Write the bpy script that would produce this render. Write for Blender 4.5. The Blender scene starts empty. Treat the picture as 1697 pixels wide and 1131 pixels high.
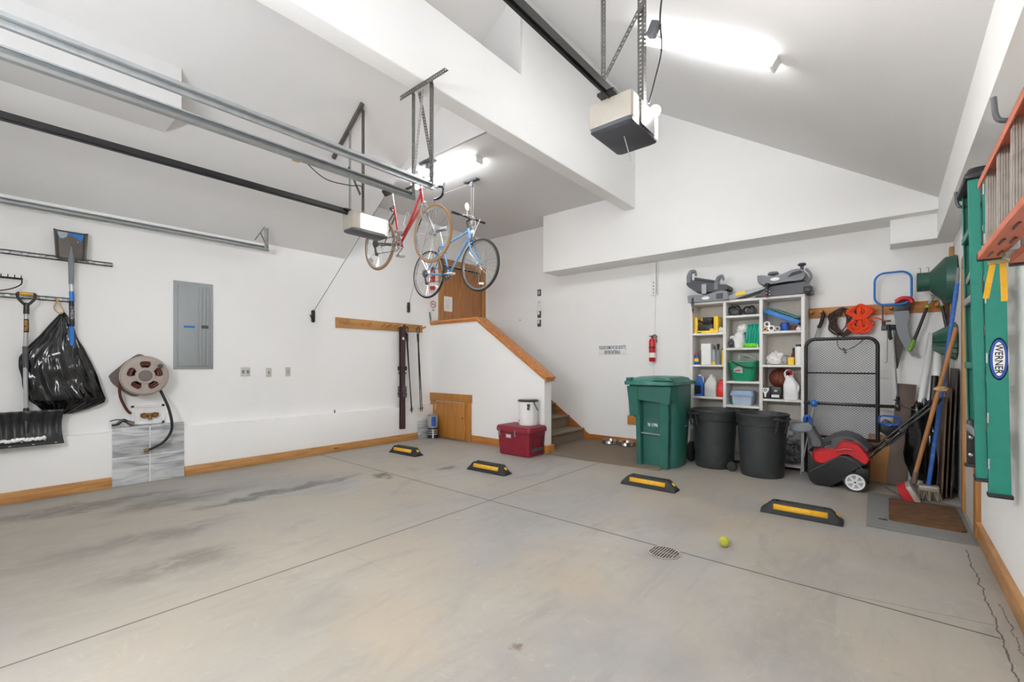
import bpy, bmesh, math, random
from mathutils import Vector, Matrix, noise
PI = math.pi
random.seed(7)
SC = bpy.context.scene
COL = SC.collection

# ------------------------------------------------------------------ camera
cam_data = bpy.data.cameras.new('camera')
cam_data.sensor_width = 36.0
cam_data.lens = 743.0 / 1697.0 * 36.0
cam_data.shift_y = 36.5 / 1697.0
cam_data.clip_start = 0.02
cam = bpy.data.objects.new('camera', cam_data)
COL.objects.link(cam)
cam.location = (0, 0, 1.25)
cam.rotation_euler = (PI / 2, 0, math.radians(40.2))
SC.camera = cam

# ------------------------------------------------------------------ view and world
SC.view_settings.view_transform = 'Standard'
SC.view_settings.look = 'None'
SC.view_settings.gamma = 1.0
SC.view_settings.use_curve_mapping = False
SC.view_settings.exposure = 1.28
TUBE = 19.0          # emission of the fluorescent tubes
FILL_TUBE = 82.0     # tubes of an added fixture out of view that brightens the room
BULB = 300.0
world = bpy.data.worlds.new('world'); SC.world = world
world.use_nodes = True
world.node_tree.nodes['Background'].inputs[0].default_value = (0.8, 0.85, 0.9, 1)
world.node_tree.nodes['Background'].inputs[1].default_value = 0.3
try:
    SC.cycles.max_bounces = 10
    SC.cycles.diffuse_bounces = 7
    SC.cycles.sample_clamp_indirect = 6.0
except Exception:
    pass

# ------------------------------------------------------------------ materials
def lin(h):
    h = h.lstrip('#')
    c = [int(h[i:i + 2], 16) / 255 for i in (0, 2, 4)]
    return tuple((x / 12.92 if x <= .04045 else ((x + .055) / 1.055) ** 2.4) for x in c) + (1,)

def mat(name, color, rough=.5, metal=0., var=.06, vscale=12., bump=0., bscale=60., emit=0., alpha=1., trans=0., coat=0., dirt=None, dirt_amt=0., stretch=None):
    m = bpy.data.materials.new(name); m.use_nodes = True
    nt = m.node_tree; N = nt.nodes; Lk = nt.links
    b = N['Principled BSDF']
    c = lin(color)
    b.inputs['Base Color'].default_value = c
    b.inputs['Roughness'].default_value = rough
    b.inputs['Metallic'].default_value = metal
    if trans: b.inputs['Transmission Weight'].default_value = trans
    if coat: b.inputs['Coat Weight'].default_value = coat
    if alpha < 1: b.inputs['Alpha'].default_value = alpha
    if emit:
        b.inputs['Emission Color'].default_value = c
        b.inputs['Emission Strength'].default_value = emit
    tc = N.new('ShaderNodeTexCoord'); mp = N.new('ShaderNodeMapping')
    Lk.new(tc.outputs['Object'], mp.inputs['Vector'])
    if stretch: mp.inputs['Scale'].default_value = stretch
    nz = N.new('ShaderNodeTexNoise'); nz.inputs['Scale'].default_value = vscale; nz.inputs['Detail'].default_value = 5
    Lk.new(mp.outputs[0], nz.inputs['Vector'])
    mx = N.new('ShaderNodeMix'); mx.data_type = 'RGBA'
    mx.inputs[6].default_value = tuple(x * (1 - var * 2) for x in c[:3]) + (1,)
    mx.inputs[7].default_value = tuple(min(1, x * (1 + var * 2)) for x in c[:3]) + (1,)
    Lk.new(nz.outputs[0], mx.inputs[0])
    out = mx.outputs[2]
    if dirt:
        n2 = N.new('ShaderNodeTexNoise'); n2.inputs['Scale'].default_value = vscale * .7; n2.inputs['Detail'].default_value = 8
        n2.inputs['Roughness'].default_value = .65
        Lk.new(mp.outputs[0], n2.inputs['Vector'])
        r = N.new('ShaderNodeMapRange'); r.inputs[1].default_value = .55; r.inputs[2].default_value = .75; r.inputs[4].default_value = dirt_amt
        Lk.new(n2.outputs[0], r.inputs[0])
        m2 = N.new('ShaderNodeMix'); m2.data_type = 'RGBA'; m2.inputs[7].default_value = lin(dirt)
        Lk.new(r.outputs[0], m2.inputs[0]); Lk.new(out, m2.inputs[6]); out = m2.outputs[2]
    Lk.new(out, b.inputs['Base Color'])
    if bump:
        nb = N.new('ShaderNodeTexNoise'); nb.inputs['Scale'].default_value = bscale; nb.inputs['Detail'].default_value = 4
        Lk.new(mp.outputs[0], nb.inputs['Vector'])
        bp = N.new('ShaderNodeBump'); bp.inputs['Strength'].default_value = bump; bp.inputs['Distance'].default_value = .004
        Lk.new(nb.outputs[0], bp.inputs['Height']); Lk.new(bp.outputs[0], b.inputs['Normal'])
    return m

def wood(name, c1, c2, axis='x', rough=.45, knots=True):
    m = bpy.data.materials.new(name); m.use_nodes = True
    nt = m.node_tree; N = nt.nodes; Lk = nt.links; b = N['Principled BSDF']
    tc = N.new('ShaderNodeTexCoord'); mp = N.new('ShaderNodeMapping')
    Lk.new(tc.outputs['Object'], mp.inputs['Vector'])
    s = {'x': (1.2, 14, 14), 'y': (14, 1.2, 14), 'z': (14, 14, 1.2)}[axis]
    mp.inputs['Scale'].default_value = s
    n = N.new('ShaderNodeTexNoise'); n.inputs['Scale'].default_value = 2.2; n.inputs['Detail'].default_value = 6; n.inputs['Distortion'].default_value = .8
    Lk.new(mp.outputs[0], n.inputs['Vector'])
    r = N.new('ShaderNodeValToRGB'); r.color_ramp.elements[0].position = .3; r.color_ramp.elements[0].color = lin(c2)
    r.color_ramp.elements[1].position = .7; r.color_ramp.elements[1].color = lin(c1)
    Lk.new(n.outputs[0], r.inputs[0]); out = r.outputs[0]
    if knots:
        v = N.new('ShaderNodeTexVoronoi'); v.inputs['Scale'].default_value = 1.0
        mk = N.new('ShaderNodeMapping'); mk.inputs['Scale'].default_value = {'x': (2, 6, 6), 'y': (6, 2, 6), 'z': (6, 6, 2)}[axis]
        Lk.new(tc.outputs['Object'], mk.inputs['Vector']); Lk.new(mk.outputs[0], v.inputs['Vector'])
        k = N.new('ShaderNodeMapRange'); k.inputs[1].default_value = .05; k.inputs[2].default_value = .13; k.inputs[3].default_value = .75; k.inputs[4].default_value = 0
        Lk.new(v.outputs['Distance'], k.inputs[0])
        mx = N.new('ShaderNodeMix'); mx.data_type = 'RGBA'; mx.inputs[7].default_value = lin('#5a3316')
        Lk.new(k.outputs[0], mx.inputs[0]); Lk.new(out, mx.inputs[6]); out = mx.outputs[2]
    Lk.new(out, b.inputs['Base Color']); b.inputs['Roughness'].default_value = rough
    return m

def floor_material():
    m = bpy.data.materials.new('concrete_floor'); m.use_nodes = True
    nt = m.node_tree; N = nt.nodes; Lk = nt.links; b = N['Principled BSDF']
    tc = N.new('ShaderNodeTexCoord'); co = tc.outputs['Object']
    def noi(scale, detail=6, rough=.55, dist=0, sc=None):
        n = N.new('ShaderNodeTexNoise'); n.inputs['Scale'].default_value = scale; n.inputs['Detail'].default_value = detail
        n.inputs['Roughness'].default_value = rough; n.inputs['Distortion'].default_value = dist
        if sc:
            mp = N.new('ShaderNodeMapping'); mp.inputs['Scale'].default_value = sc
            Lk.new(co, mp.inputs[0]); Lk.new(mp.outputs[0], n.inputs['Vector'])
        else: Lk.new(co, n.inputs['Vector'])
        return n
    def rng(src, a, bb, c=0., d=1.):
        r = N.new('ShaderNodeMapRange'); r.interpolation_type = 'SMOOTHSTEP'
        for i, v in zip((1, 2, 3, 4), (a, bb, c, d)): r.inputs[i].default_value = v
        Lk.new(src, r.inputs[0]); return r.outputs[0]
    def mix(fac, a, bcol, blend='MIX'):
        x = N.new('ShaderNodeMix'); x.data_type = 'RGBA'; x.blend_type = blend
        Lk.new(fac, x.inputs[0]); Lk.new(a, x.inputs[6]); x.inputs[7].default_value = lin(bcol); return x.outputs[2]
    def math_(op, a, bv):
        x = N.new('ShaderNodeMath'); x.operation = op
        for i, v in enumerate((a, bv)):
            if isinstance(v, (int, float)): x.inputs[i].default_value = v
            else: Lk.new(v, x.inputs[i])
        return x.outputs[0]
    n1 = noi(1.1, 8, .6, .6)
    r = N.new('ShaderNodeValToRGB'); e = r.color_ramp.elements
    e[0].position = .3; e[0].color = lin('#8f8d89'); e[1].position = .72; e[1].color = lin('#aca9a4')
    Lk.new(n1.outputs[0], r.inputs[0]); c = r.outputs[0]
    # tan tint, worn lighter streaks along the driving direction
    n2 = noi(.55, 5, .6, .5); c = mix(math_('MULTIPLY', rng(n2.outputs[0], .40, .62), .7), c, '#a99e8d')
    n3 = noi(2.2, 7, .7, 1.2, (1.3, .5, 1)); c = mix(math_('MULTIPLY', rng(n3.outputs[0], .52, .70), .5), c, '#8d8984')
    st = noi(3.2, 8, .75, .3, (3.2, .45, 1)); c = mix(math_('MULTIPLY', rng(st.outputs[0], .5, .68), .34), c, '#8f8a84')
    st2 = noi(5.5, 8, .8, 2.4, (1, 1, 1)); c = mix(math_('MULTIPLY', rng(st2.outputs[0], .56, .66), .3), c, '#beb6a8')
    n4 = noi(3.4, 8, .72, 1.8); c = mix(math_('MULTIPLY', rng(n4.outputs[0], .6, .72), .3), c, '#b8afa0')
    fine = noi(55, 4, .7); c = mix(math_('MULTIPLY', rng(fine.outputs[0], .55, .8), .35), c, '#8f8c88')
    # stains with a shape of their own
    warp = noi(2.6, 6, .65)
    wv = N.new('ShaderNodeVectorMath'); wv.operation = 'SUBTRACT'; Lk.new(warp.outputs['Color'], wv.inputs[0]); wv.inputs[1].default_value = (.5, .5, .5)
    ws = N.new('ShaderNodeVectorMath'); ws.operation = 'SCALE'; Lk.new(wv.outputs[0], ws.inputs[0]); ws.inputs['Scale'].default_value = .55
    wa = N.new('ShaderNodeVectorMath'); wa.operation = 'ADD'; Lk.new(co, wa.inputs[0]); Lk.new(ws.outputs[0], wa.inputs[1])
    brk = noi(7, 8, .78, .4, (1.6, .7, 1))
    def blob(x, y, rx, ry, amt, colr, soft=.6):
        nonlocal c
        s = N.new('ShaderNodeVectorMath'); s.operation = 'SUBTRACT'; Lk.new(wa.outputs[0], s.inputs[0]); s.inputs[1].default_value = (x, y, 0)
        d = N.new('ShaderNodeVectorMath'); d.operation = 'MULTIPLY'; Lk.new(s.outputs[0], d.inputs[0]); d.inputs[1].default_value = (1 / rx, 1 / ry, 0)
        l = N.new('ShaderNodeVectorMath'); l.operation = 'LENGTH'; Lk.new(d.outputs[0], l.inputs[0])
        c = mix(math_('MULTIPLY', rng(l.outputs['Value'], 1.05, max(.05, .9 - soft), 0, amt), rng(brk.outputs[0], .36, .56, .25 if soft < .65 else .7, 1.0)), c, colr)
    blob(-4.55, 1.95, .10, .95, 1., '#6f6d6a', .35)
    blob(-4.95, 1.15, .28, .75, .7, '#67615b')
    blob(-4.3, 2.9, .13, .11, .9, '#5b534b')
    blob(-4.05, 3.55, .1, .15, .85, '#6a665f', .3)
    blob(-4.3, 3.25, .14, .1, .4, '#857d73')
    blob(-5.35, .6, .22, .9, .75, '#67615b'); blob(-4.05, .65, .22, .8, .9, '#67615b'); blob(-3.4, .7, .25, .5, .85, '#67615b')
    blob(-3.9, .3, 1.6, 1.4, .7, '#86817a', .8); blob(-2.0, .8, 1.2, .8, .4, '#8f8a82', .8)
    blob(-1.27, 1.55, .055, .06, .85, '#6a5a49', .7); blob(-1.8, 1.3, .5, .3, .35, '#b49f86')
    blob(-1.3, 3.9, .7, .5, .35, '#b8a68f'); blob(-.4, 3.2, .35, .45, .4, '#8f8a86'); blob(-.35, 2.3, .3, .5, .45, '#8b8784'); blob(-2.9, 2.3, .45, .25, .3, '#9c9a99')
    blob(-1.55, 2.35, .5, .8, .3, '#bba98f'); blob(-3.5, 3.2, .5, .4, .3, '#b3a896'); blob(-5.2, 2.5, .4, .9, .35, '#b5aa99')
    # control joints and cracks
    sp = N.new('ShaderNodeSeparateXYZ'); Lk.new(co, sp.inputs[0])
    wn = noi(9, 3, .6); w = math_('MULTIPLY', math_('SUBTRACT', wn.outputs[0], .5), .05)
    def line(val, at, width, amt, wob=None, lo=None, hi=None, other=None):
        nonlocal c
        v = math_('SUBTRACT', val, at)
        if wob is not None: v = math_('ADD', v, wob)
        v = math_('ABSOLUTE', v, 0)
        f = math_('MULTIPLY', rng(v, width * 1.25, width * .6), amt)
        if lo is not None: f = math_('MULTIPLY', f, math_('GREATER_THAN', other, lo))
        if hi is not None: f = math_('MULTIPLY', f, math_('LESS_THAN', other, hi))
        c = mix(f, c, '#3f3b38')
    X, Y = sp.outputs[0], sp.outputs[1]
    line(Y, 2.982, .0065, .9, None, None, .38, X)
    line(X, -2.785, .0065, .8, None, None, 5.0, Y)
    line(X, .385, .0032, .9, w, None, 4.25, Y)
    line(X, .432, .0028, .75, math_('MULTIPLY', w, 1.4), None, 3.4, Y)
    tilt = math_('SUBTRACT', Y, math_('MULTIPLY', X, .18))
    line(tilt, 3.045, .003, .55, math_('MULTIPLY', w, .6), -.4, .385, X)
    line(math_('SUBTRACT', Y, math_('MULTIPLY', X, .05)), 1.69, .002, .3, w, -2.85, -2.3, X)
    line(tilt, .44 + .75, .004, .0)
    Lk.new(c, b.inputs['Base Color']); b.inputs['Roughness'].default_value = .62
    Lk.new(rng(n1.outputs[0], .3, .7, .5, .72), b.inputs['Roughness'])
    bp = N.new('ShaderNodeBump'); bp.inputs['Strength'].default_value = .25; bp.inputs['Distance'].default_value = .002
    Lk.new(fine.outputs[0], bp.inputs['Height']); Lk.new(bp.outputs[0], b.inputs['Normal'])
    return m

M = {}
M['wall'] = mat('wall_paint', '#f3f3f2', .75, var=.012, vscale=1.5, bump=.12, bscale=90, dirt='#b5b2ae', dirt_amt=.05)
M['ceil'] = mat('ceiling_paint', '#e0e0e0', .85, var=.012, vscale=1.2, bump=.12, bscale=80)
M['floor'] = floor_material()
M['pine_y'] = wood('pine_along_y', '#c4935a', '#a3713c', 'y')
M['pine_x'] = wood('pine_along_x', '#cb8b47', '#a9692b', 'x')
M['pine_z'] = wood('pine_upright', '#c08c52', '#9d6a35', 'z')
M['cap'] = wood('stained_pine', '#cf8a48', '#a9642b', 'x', .35)
M['doorwood'] = wood('door_veneer', '#b27b46', '#8e5a2c', 'z', .4, False)
M['accesswood'] = wood('access_door_wood', '#bd813a', '#a26a2b', 'z', .4, False)
M['carpet'] = mat('carpet_pile', '#80705f', .95, var=.12, vscale=60, bump=.8, bscale=350)
M['galv'] = mat('galvanised_steel', '#a9adae', .38, .8, var=.12, vscale=18)
M['galv_dk'] = mat('dull_zinc_steel', '#6a6966', .45, .7, var=.12, vscale=20)
M['chrome'] = mat('chrome_plate', '#d5d5d5', .18, 1.)
M['silver'] = mat('silver_paint', '#b9bcbe', .35, .5)
M['alu'] = mat('dirty_aluminium', '#b3aca3', .5, .45, var=.14, vscale=22, dirt='#6e5a48', dirt_amt=.6)
M['black'] = mat('black_plastic', '#1d1e20', .42, var=.1)
M['blackmatte'] = mat('black_rubber', '#242526', .7, var=.12, bump=.1)
M['blackmetal'] = mat('black_painted_steel', '#1b1b1c', .35, .2)
M['wheelrub'] = mat('tyre_rubber', '#2a2a2a', .75)
M['dgrey'] = mat('dark_grey_plastic', '#4b4d52', .5)
M['mgrey'] = mat('mid_grey_plastic', '#7c8086', .5)
M['lgrey'] = mat('light_grey_plastic', '#a9adb1', .5)
M['white'] = mat('white_plastic', '#ececec', .4, var=.02)
M['whitepap'] = mat('white_paper', '#f1f1ef', .8, var=.01)
M['melamine'] = mat('white_melamine', '#e6e4e1', .5, var=.02)
M['panelgrey'] = mat('grey_enamel', '#9a9fa1', .45, .1, var=.03)
M['red'] = mat('red_plastic', '#c4161e', .3, var=.05, coat=.3)
M['redpaint'] = mat('red_enamel', '#b83a3c', .25, .1, coat=.5)
M['crimson'] = mat('crimson_rotomoulded', '#7e1428', .5, var=.08, bump=.15, bscale=200)
M['blue'] = mat('blue_plastic', '#1d55b0', .4)
M['blue_l'] = mat('sky_blue_enamel', '#6c9fd0', .25, .1, coat=.5)
M['blue_b'] = mat('bright_blue_plastic', '#1f74c4', .4)
M['bluepole'] = mat('blue_painted_pole', '#2a62b4', .5, dirt='#9fb2c9', dirt_amt=.5, vscale=30)
M['yellow'] = mat('yellow_plastic', '#f2c81b', .4, var=.04)
M['yellow2'] = mat('amber_reflective_strip', '#e2ac24', .5, var=.08, vscale=30, dirt='#6b5a2a', dirt_amt=.5)
M['orange'] = mat('orange_rope', '#e8481c', .6)
M['ladorange'] = mat('orange_fibreglass', '#c76a4c', .5, var=.06, vscale=20)
M['ladgreen'] = mat('green_fibreglass', '#167a69', .45, var=.06, vscale=30, dirt='#c7c0a4', dirt_amt=.0)
M['ladgreen_dk'] = mat('green_fibreglass_inner', '#167a69', .45, var=.06, vscale=30)
M['cartgreen'] = mat('dark_green_polyethylene', '#256257', .45, var=.1, vscale=6, bump=.15, bscale=150, dirt='#6d9488', dirt_amt=.25)
M['bucketgreen'] = mat('green_pail_plastic', '#168a60', .4)
M['hosegreen'] = mat('teal_hose', '#129d86', .35)
M['lime'] = mat('lime_plastic', '#7edc3c', .5)
M['conegreen'] = mat('green_spun_plastic', '#2b5649', .4, var=.06)
M['trash'] = mat('black_trash_bin_plastic', '#2a2e2f', .5, var=.12, vscale=9, bump=.2, bscale=90, dirt='#5c6161', dirt_amt=.25)
M['bag'] = mat('shiny_black_bag_film', '#0c0d0f', .18, var=.1, bump=.35, bscale=26)
M['cardboard'] = mat('corrugated_cardboard', '#b08050', .85, var=.06, vscale=8)
M['darkboard'] = mat('dark_brown_board', '#5b4a40', .6, var=.14, vscale=6, stretch=(8, 8, .6))
M['greyboard'] = mat('weathered_dark_board', '#4a443f', .7, var=.15, vscale=8)
M['coir'] = mat('coir_mat', '#6a482b', .95, var=.5, vscale=11, bump=1.5, bscale=220, dirt='#2e2119', dirt_amt=1., stretch=(1.0, 2.6, 1))
M['greymat'] = mat('grey_felt_mat', '#7b7b7a', .95, var=.12, vscale=70, bump=.6, bscale=300)
M['brown_hose'] = mat('brown_rubber_hose', '#5b2c24', .45)
M['reel'] = mat('taupe_plastic', '#a59a92', .45)
M['reel_dk'] = mat('dark_taupe_plastic', '#6f6661', .45)
M['brass'] = mat('tarnished_brass', '#8f6b3c', .45, .6, dirt='#51402c', dirt_amt=.7)
M['gumwall'] = mat('tan_tyre_sidewall', '#97744e', .7)
M['leather'] = mat('saddle_vinyl', '#33302f', .45)
M['skitop'] = mat('ski_topsheet', '#3f2a2b', .3, var=.3, vscale=14, stretch=(4, 4, .6))
M['skirt'] = wood('skirt_board', '#bf7a3e', '#9a5a28', 'x', .4)
M['tennis'] = mat('tennis_felt', '#b0b03d', .95, var=.2, vscale=60, bump=.6, bscale=300)
M['steel'] = mat('stainless_steel', '#b7b3ab', .25, .95)
M['ball'] = mat('basketball_leather', '#6d3420', .6, bump=.4, bscale=260)
M['clearpl'] = mat('clear_plastic', '#dfe3e4', .1, trans=.75, alpha=.55)
M['frosted'] = mat('frosted_jug_plastic', '#e5e6e3', .35, alpha=.8)
M['tapeblue'] = mat('blue_masking_tape', '#2476be', .7)
M['rope'] = mat('pale_cord', '#b9b4aa', .8)
M['darkrope'] = mat('dark_cord', '#3a3a3a', .8)
M['bluefluid'] = mat('blue_fluid_jug', '#1e5fb4', .3)
M['redjug'] = mat('red_jug_plastic', '#d3231f', .4)
M['palebin'] = mat('pale_blue_bin', '#b8c8dc', .45)
M['palelid'] = mat('blue_grey_lid', '#8ca4c4', .45)
M['bristle'] = mat('red_bristles', '#b5232a', .9, var=.3, vscale=120, stretch=(6, 6, 1))
M['woodpole'] = wood('ash_handle', '#b07c45', '#95622f', 'z', .5, False)
M['peg'] = mat('peg_wood', '#c08850', .5, var=.1)
M['tan'] = mat('tan_plastic', '#c9a878', .5)
M['warmwhite'] = mat('cream_housing', '#d8d4cc', .45)
M['openerface'] = mat('beige_housing', '#aca59a', .45)
M['black_floor'] = mat('gap_shadow_black', '#141414', .9)
M['red_pad'] = mat('red_stitch', '#b02430', .6)

def marble():
    m = bpy.data.materials.new('marble_tile'); m.use_nodes = True
    N = m.node_tree.nodes; Lk = m.node_tree.links; b = N['Principled BSDF']
    tc = N.new('ShaderNodeTexCoord'); mp = N.new('ShaderNodeMapping'); mp.inputs['Scale'].default_value = (1, 1.2, 7); mp.inputs['Rotation'].default_value = (.25, 0, 0)
    Lk.new(tc.outputs['Object'], mp.inputs[0])
    n = N.new('ShaderNodeTexNoise'); n.inputs['Scale'].default_value = 2.2; n.inputs['Detail'].default_value = 6; n.inputs['Distortion'].default_value = 1.2
    Lk.new(mp.outputs[0], n.inputs['Vector'])
    r = N.new('ShaderNodeValToRGB'); r.color_ramp.elements[0].position = .35; r.color_ramp.elements[0].color = lin('#95989a'); r.color_ramp.elements[1].position = .62; r.color_ramp.elements[1].color = lin('#cdcfd0')
    Lk.new(n.outputs[0], r.inputs[0]); Lk.new(r.outputs[0], b.inputs['Base Color']); b.inputs['Roughness'].default_value = .25
    return m
M['marble'] = marble()
M['plate'] = mat('ivory_wall_plate', '#c9c6bd', .45, var=.02)
M['brownsheet'] = mat('brown_fibre_sheet', '#6e5846', .75, var=.15, vscale=8)

def emis(name, color, strength):
    m = bpy.data.materials.new(name); m.use_nodes = True
    b = m.node_tree.nodes['Principled BSDF']
    b.inputs['Base Color'].default_value = lin(color)
    b.inputs['Emission Color'].default_value = lin(color); b.inputs['Emission Strength'].default_value = strength
    return m
M['tube'] = emis('fluorescent_tube', '#f3f5f6', TUBE)
M['tube_fill'] = emis('added_fill_tube', '#f1f3f6', FILL_TUBE)
M['bulb'] = emis('opener_bulb', '#fffaf3', BULB)
M['bulb_dim'] = emis('opener_bulb_left', '#ffe6cc', BULB * .2)
M['lens'] = emis('lit_opener_lens', '#fff4e6', 2.2)

# ------------------------------------------------------------------ mesh helpers
def V(*a): return Vector(a[0]) if len(a) == 1 else Vector(a)

def frame_of(d):
    d = d.normalized()
    up = Vector((0, 0, 1)) if abs(d.z) < .95 else Vector((1, 0, 0))
    a = d.cross(up).normalized(); b = a.cross(d).normalized()
    return a, b

class MB:
    def __init__(s): s.bm = bmesh.new()
    def box(s, x0, x1, y0, y1, z0, z1, bev=0, rot=None, seg=2):
        """axis-aligned box; rot = (pivot, Matrix3)"""
        P = [Vector((x, y, z)) for x in (x0, x1) for y in (y0, y1) for z in (z0, z1)]
        vs = [s.bm.verts.new(p) for p in P]
        fs = [s.bm.faces.new([vs[i] for i in f]) for f in ((0, 1, 3, 2), (4, 6, 7, 5), (0, 4, 5, 1), (2, 3, 7, 6), (0, 2, 6, 4), (1, 5, 7, 3))]
        if bev:
            es = list({e for f in fs for e in f.edges})
            r = bmesh.ops.bevel(s.bm, geom=es, offset=bev, segments=seg, affect='EDGES', profile=.5)
            vs = list({v for f in r['faces'] for v in f.verts} | {v for v in vs if v.is_valid})
        if rot:
            pv, m = rot; pv = Vector(pv)
            for v in vs: v.co = pv + m @ (v.co - pv)
        return s
    def beam(s, p0, p1, w, h, up=(0, 0, 1), bev=0):
        """rectangular bar from p0 to p1, w across, h along up"""
        p0, p1 = Vector(p0), Vector(p1); d = (p1 - p0); L = d.length; d.normalize()
        a = d.cross(Vector(up)); a.normalize(); b = a.cross(d)
        m = Matrix((a, d, b)).transposed()
        return s.box(p0.x - w / 2, p0.x + w / 2, p0.y, p0.y + L, p0.z - h / 2, p0.z + h / 2, bev, (p0, m))
    def tube(s, pts, r, n=10, closed=False, cap=True):
        pts = [Vector(p) for p in pts]; k = len(pts)
        rs = r if isinstance(r, (list, tuple)) else [r] * k
        rings = []; a = None
        for i, p in enumerate(pts):
            if closed: d = pts[(i + 1) % k] - pts[i - 1]
            else: d = pts[min(i + 1, k - 1)] - pts[max(i - 1, 0)]
            if d.length < 1e-9: d = Vector((0, 0, 1))
            d.normalize()
            if a is None: a, b = frame_of(d)
            else:
                a = (a - d * a.dot(d)); a = a.normalized() if a.length > 1e-6 else frame_of(d)[0]
                b = a.cross(d).normalized()
            rings.append([s.bm.verts.new(p + (a * math.cos(t) + b * math.sin(t)) * rs[i]) for t in [2 * PI * j / n for j in range(n)]])
        for i in range(k if closed else k - 1):
            A, B = rings[i], rings[(i + 1) % k]
            if closed and i == k - 1:
                best = min(range(n), key=lambda o: (A[0].co - B[o].co).length); B = B[best:] + B[:best]
            for j in range(n): s.bm.faces.new((A[j], A[(j + 1) % n], B[(j + 1) % n], B[j]))
        if cap and not closed:
            s.bm.faces.new(rings[0][::-1]); s.bm.faces.new(rings[-1])
        return s
    def cyl(s, p0, p1, r0, r1=None, n=20): return s.tube([p0, p1], [r0, r0 if r1 is None else r1], n)
    def lathe(s, prof, c=(0, 0, 0), axis='z', n=28, sx=1., sy=1., m=None):
        """prof: (radius, height) pairs"""
        c = Vector(c); rings = []
        for r, h in prof:
            ring = []
            if r < 1e-6: ring = [None]
            pts = []
            for j in range(n if r >= 1e-6 else 1):
                t = 2 * PI * j / n; x, y = r * math.cos(t) * sx, r * math.sin(t) * sy
                q = {'z': (x, y, h), 'x': (h, x, y), 'y': (x, h, y)}[axis]
                q = Vector(q)
                if m is not None: q = m @ q
                pts.append(s.bm.verts.new(c + q))
            rings.append(pts)
        for A, B in zip(rings, rings[1:]):
            if len(A) == 1 and len(B) == 1: continue
            for j in range(n):
                if len(A) == 1: s.bm.faces.new((A[0], B[j], B[(j + 1) % n]))
                elif len(B) == 1: s.bm.faces.new((A[j], A[(j + 1) % n], B[0]))
                else: s.bm.faces.new((A[j], A[(j + 1) % n], B[(j + 1) % n], B[j]))
        return s
    def loft(s, rings, cap=True):
        R = [[s.bm.verts.new(Vector(p)) for p in r] for r in rings]; n = len(R[0])
        for A, B in zip(R, R[1:]):
            for j in range(n): s.bm.faces.new((A[j], A[(j + 1) % n], B[(j + 1) % n], B[j]))
        if cap: s.bm.faces.new(R[0][::-1]); s.bm.faces.new(R[-1])
        return s
    def prism(s, poly, lo, hi, axis='y', bev=0, seg=2, rot=None):
        """2D outline extruded along an axis. axis y: poly=(x,z); x: poly=(y,z); z: poly=(x,y)"""
        def P(a, b, h): return {'y': (a, h, b), 'x': (h, a, b), 'z': (a, b, h)}[axis]
        A = [s.bm.verts.new(P(a, b, lo)) for a, b in poly]; B = [s.bm.verts.new(P(a, b, hi)) for a, b in poly]
        n = len(A); fs = [s.bm.faces.new(A[::-1]), s.bm.faces.new(B)]
        for j in range(n): fs.append(s.bm.faces.new((A[j], A[(j + 1) % n], B[(j + 1) % n], B[j])))
        vs = A + B
        if bev:
            es = list(set(fs[0].edges) | set(fs[1].edges))
            r = bmesh.ops.bevel(s.bm, geom=es, offset=bev, segments=seg, affect='EDGES', profile=.5)
            vs = list({v for f in r['faces'] for v in f.verts} | {v for v in vs if v.is_valid})
        if rot:
            pv, m = rot; pv = Vector(pv)
            for v in vs: v.co = pv + m @ (v.co - pv)
        return s
    def torus(s, c, R, r, axis='y', n=48, k=8, sq=1.):
        c = Vector(c); pts = []
        for j in range(n):
            t = 2 * PI * j / n; x, y = R * math.cos(t), R * math.sin(t)
            pts.append(c + Vector({'y': (x, 0, y), 'x': (0, x, y), 'z': (x, y, 0)}[axis]))
        return s.tube(pts, r, k, closed=True)
    def grid(s, f, nu, nv):
        g = [[s.bm.verts.new(Vector(f(i / nu, j / nv))) for j in range(nv + 1)] for i in range(nu + 1)]
        for i in range(nu):
            for j in range(nv): s.bm.faces.new((g[i][j], g[i + 1][j], g[i + 1][j + 1], g[i][j + 1]))
        return s
    def quad(s, *p):
        s.bm.faces.new([s.bm.verts.new(Vector(q)) for q in p]); return s
    def sphere(s, c, r, sx=1, sy=1, sz=1, n=20, k=12):
        return s.lathe([(r * math.sin(PI * i / k) * 1., -r * math.cos(PI * i / k) * sz) for i in range(k + 1)], c, 'z', n, sx, sy)
    def perf(s, p0, p1, wdir, w=.032, pitch=.025, hole=.34):
        """perforated steel strip from p0 to p1, width w along wdir"""
        p0, p1, wd = Vector(p0), Vector(p1), Vector(wdir).normalized()
        L = (p1 - p0).length; d = (p1 - p0) / L; n = max(1, int(L / pitch)); pitch = L / n
        rows = []; h = pitch * (.5 - hole / 2 - .08)
        us = []
        for i in range(n): us += [i * pitch, i * pitch + pitch * .3, i * pitch + pitch * .7]
        us.append(L); vs = [0, w * .33, w * .67, w]
        g = [[s.bm.verts.new(p0 + d * u + wd * v) for v in vs] for u in us]
        for i in range(len(us) - 1):
            for j in range(3):
                if j == 1 and i % 3 == 1: continue
                s.bm.faces.new((g[i][j], g[i + 1][j], g[i + 1][j + 1], g[i][j + 1]))
        return s
    def angle(s, p0, p1, a, b, w=.032, pitch=.025):
        return s.perf(p0, p1, a, w, pitch).perf(p0, p1, b, w, pitch)
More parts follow.
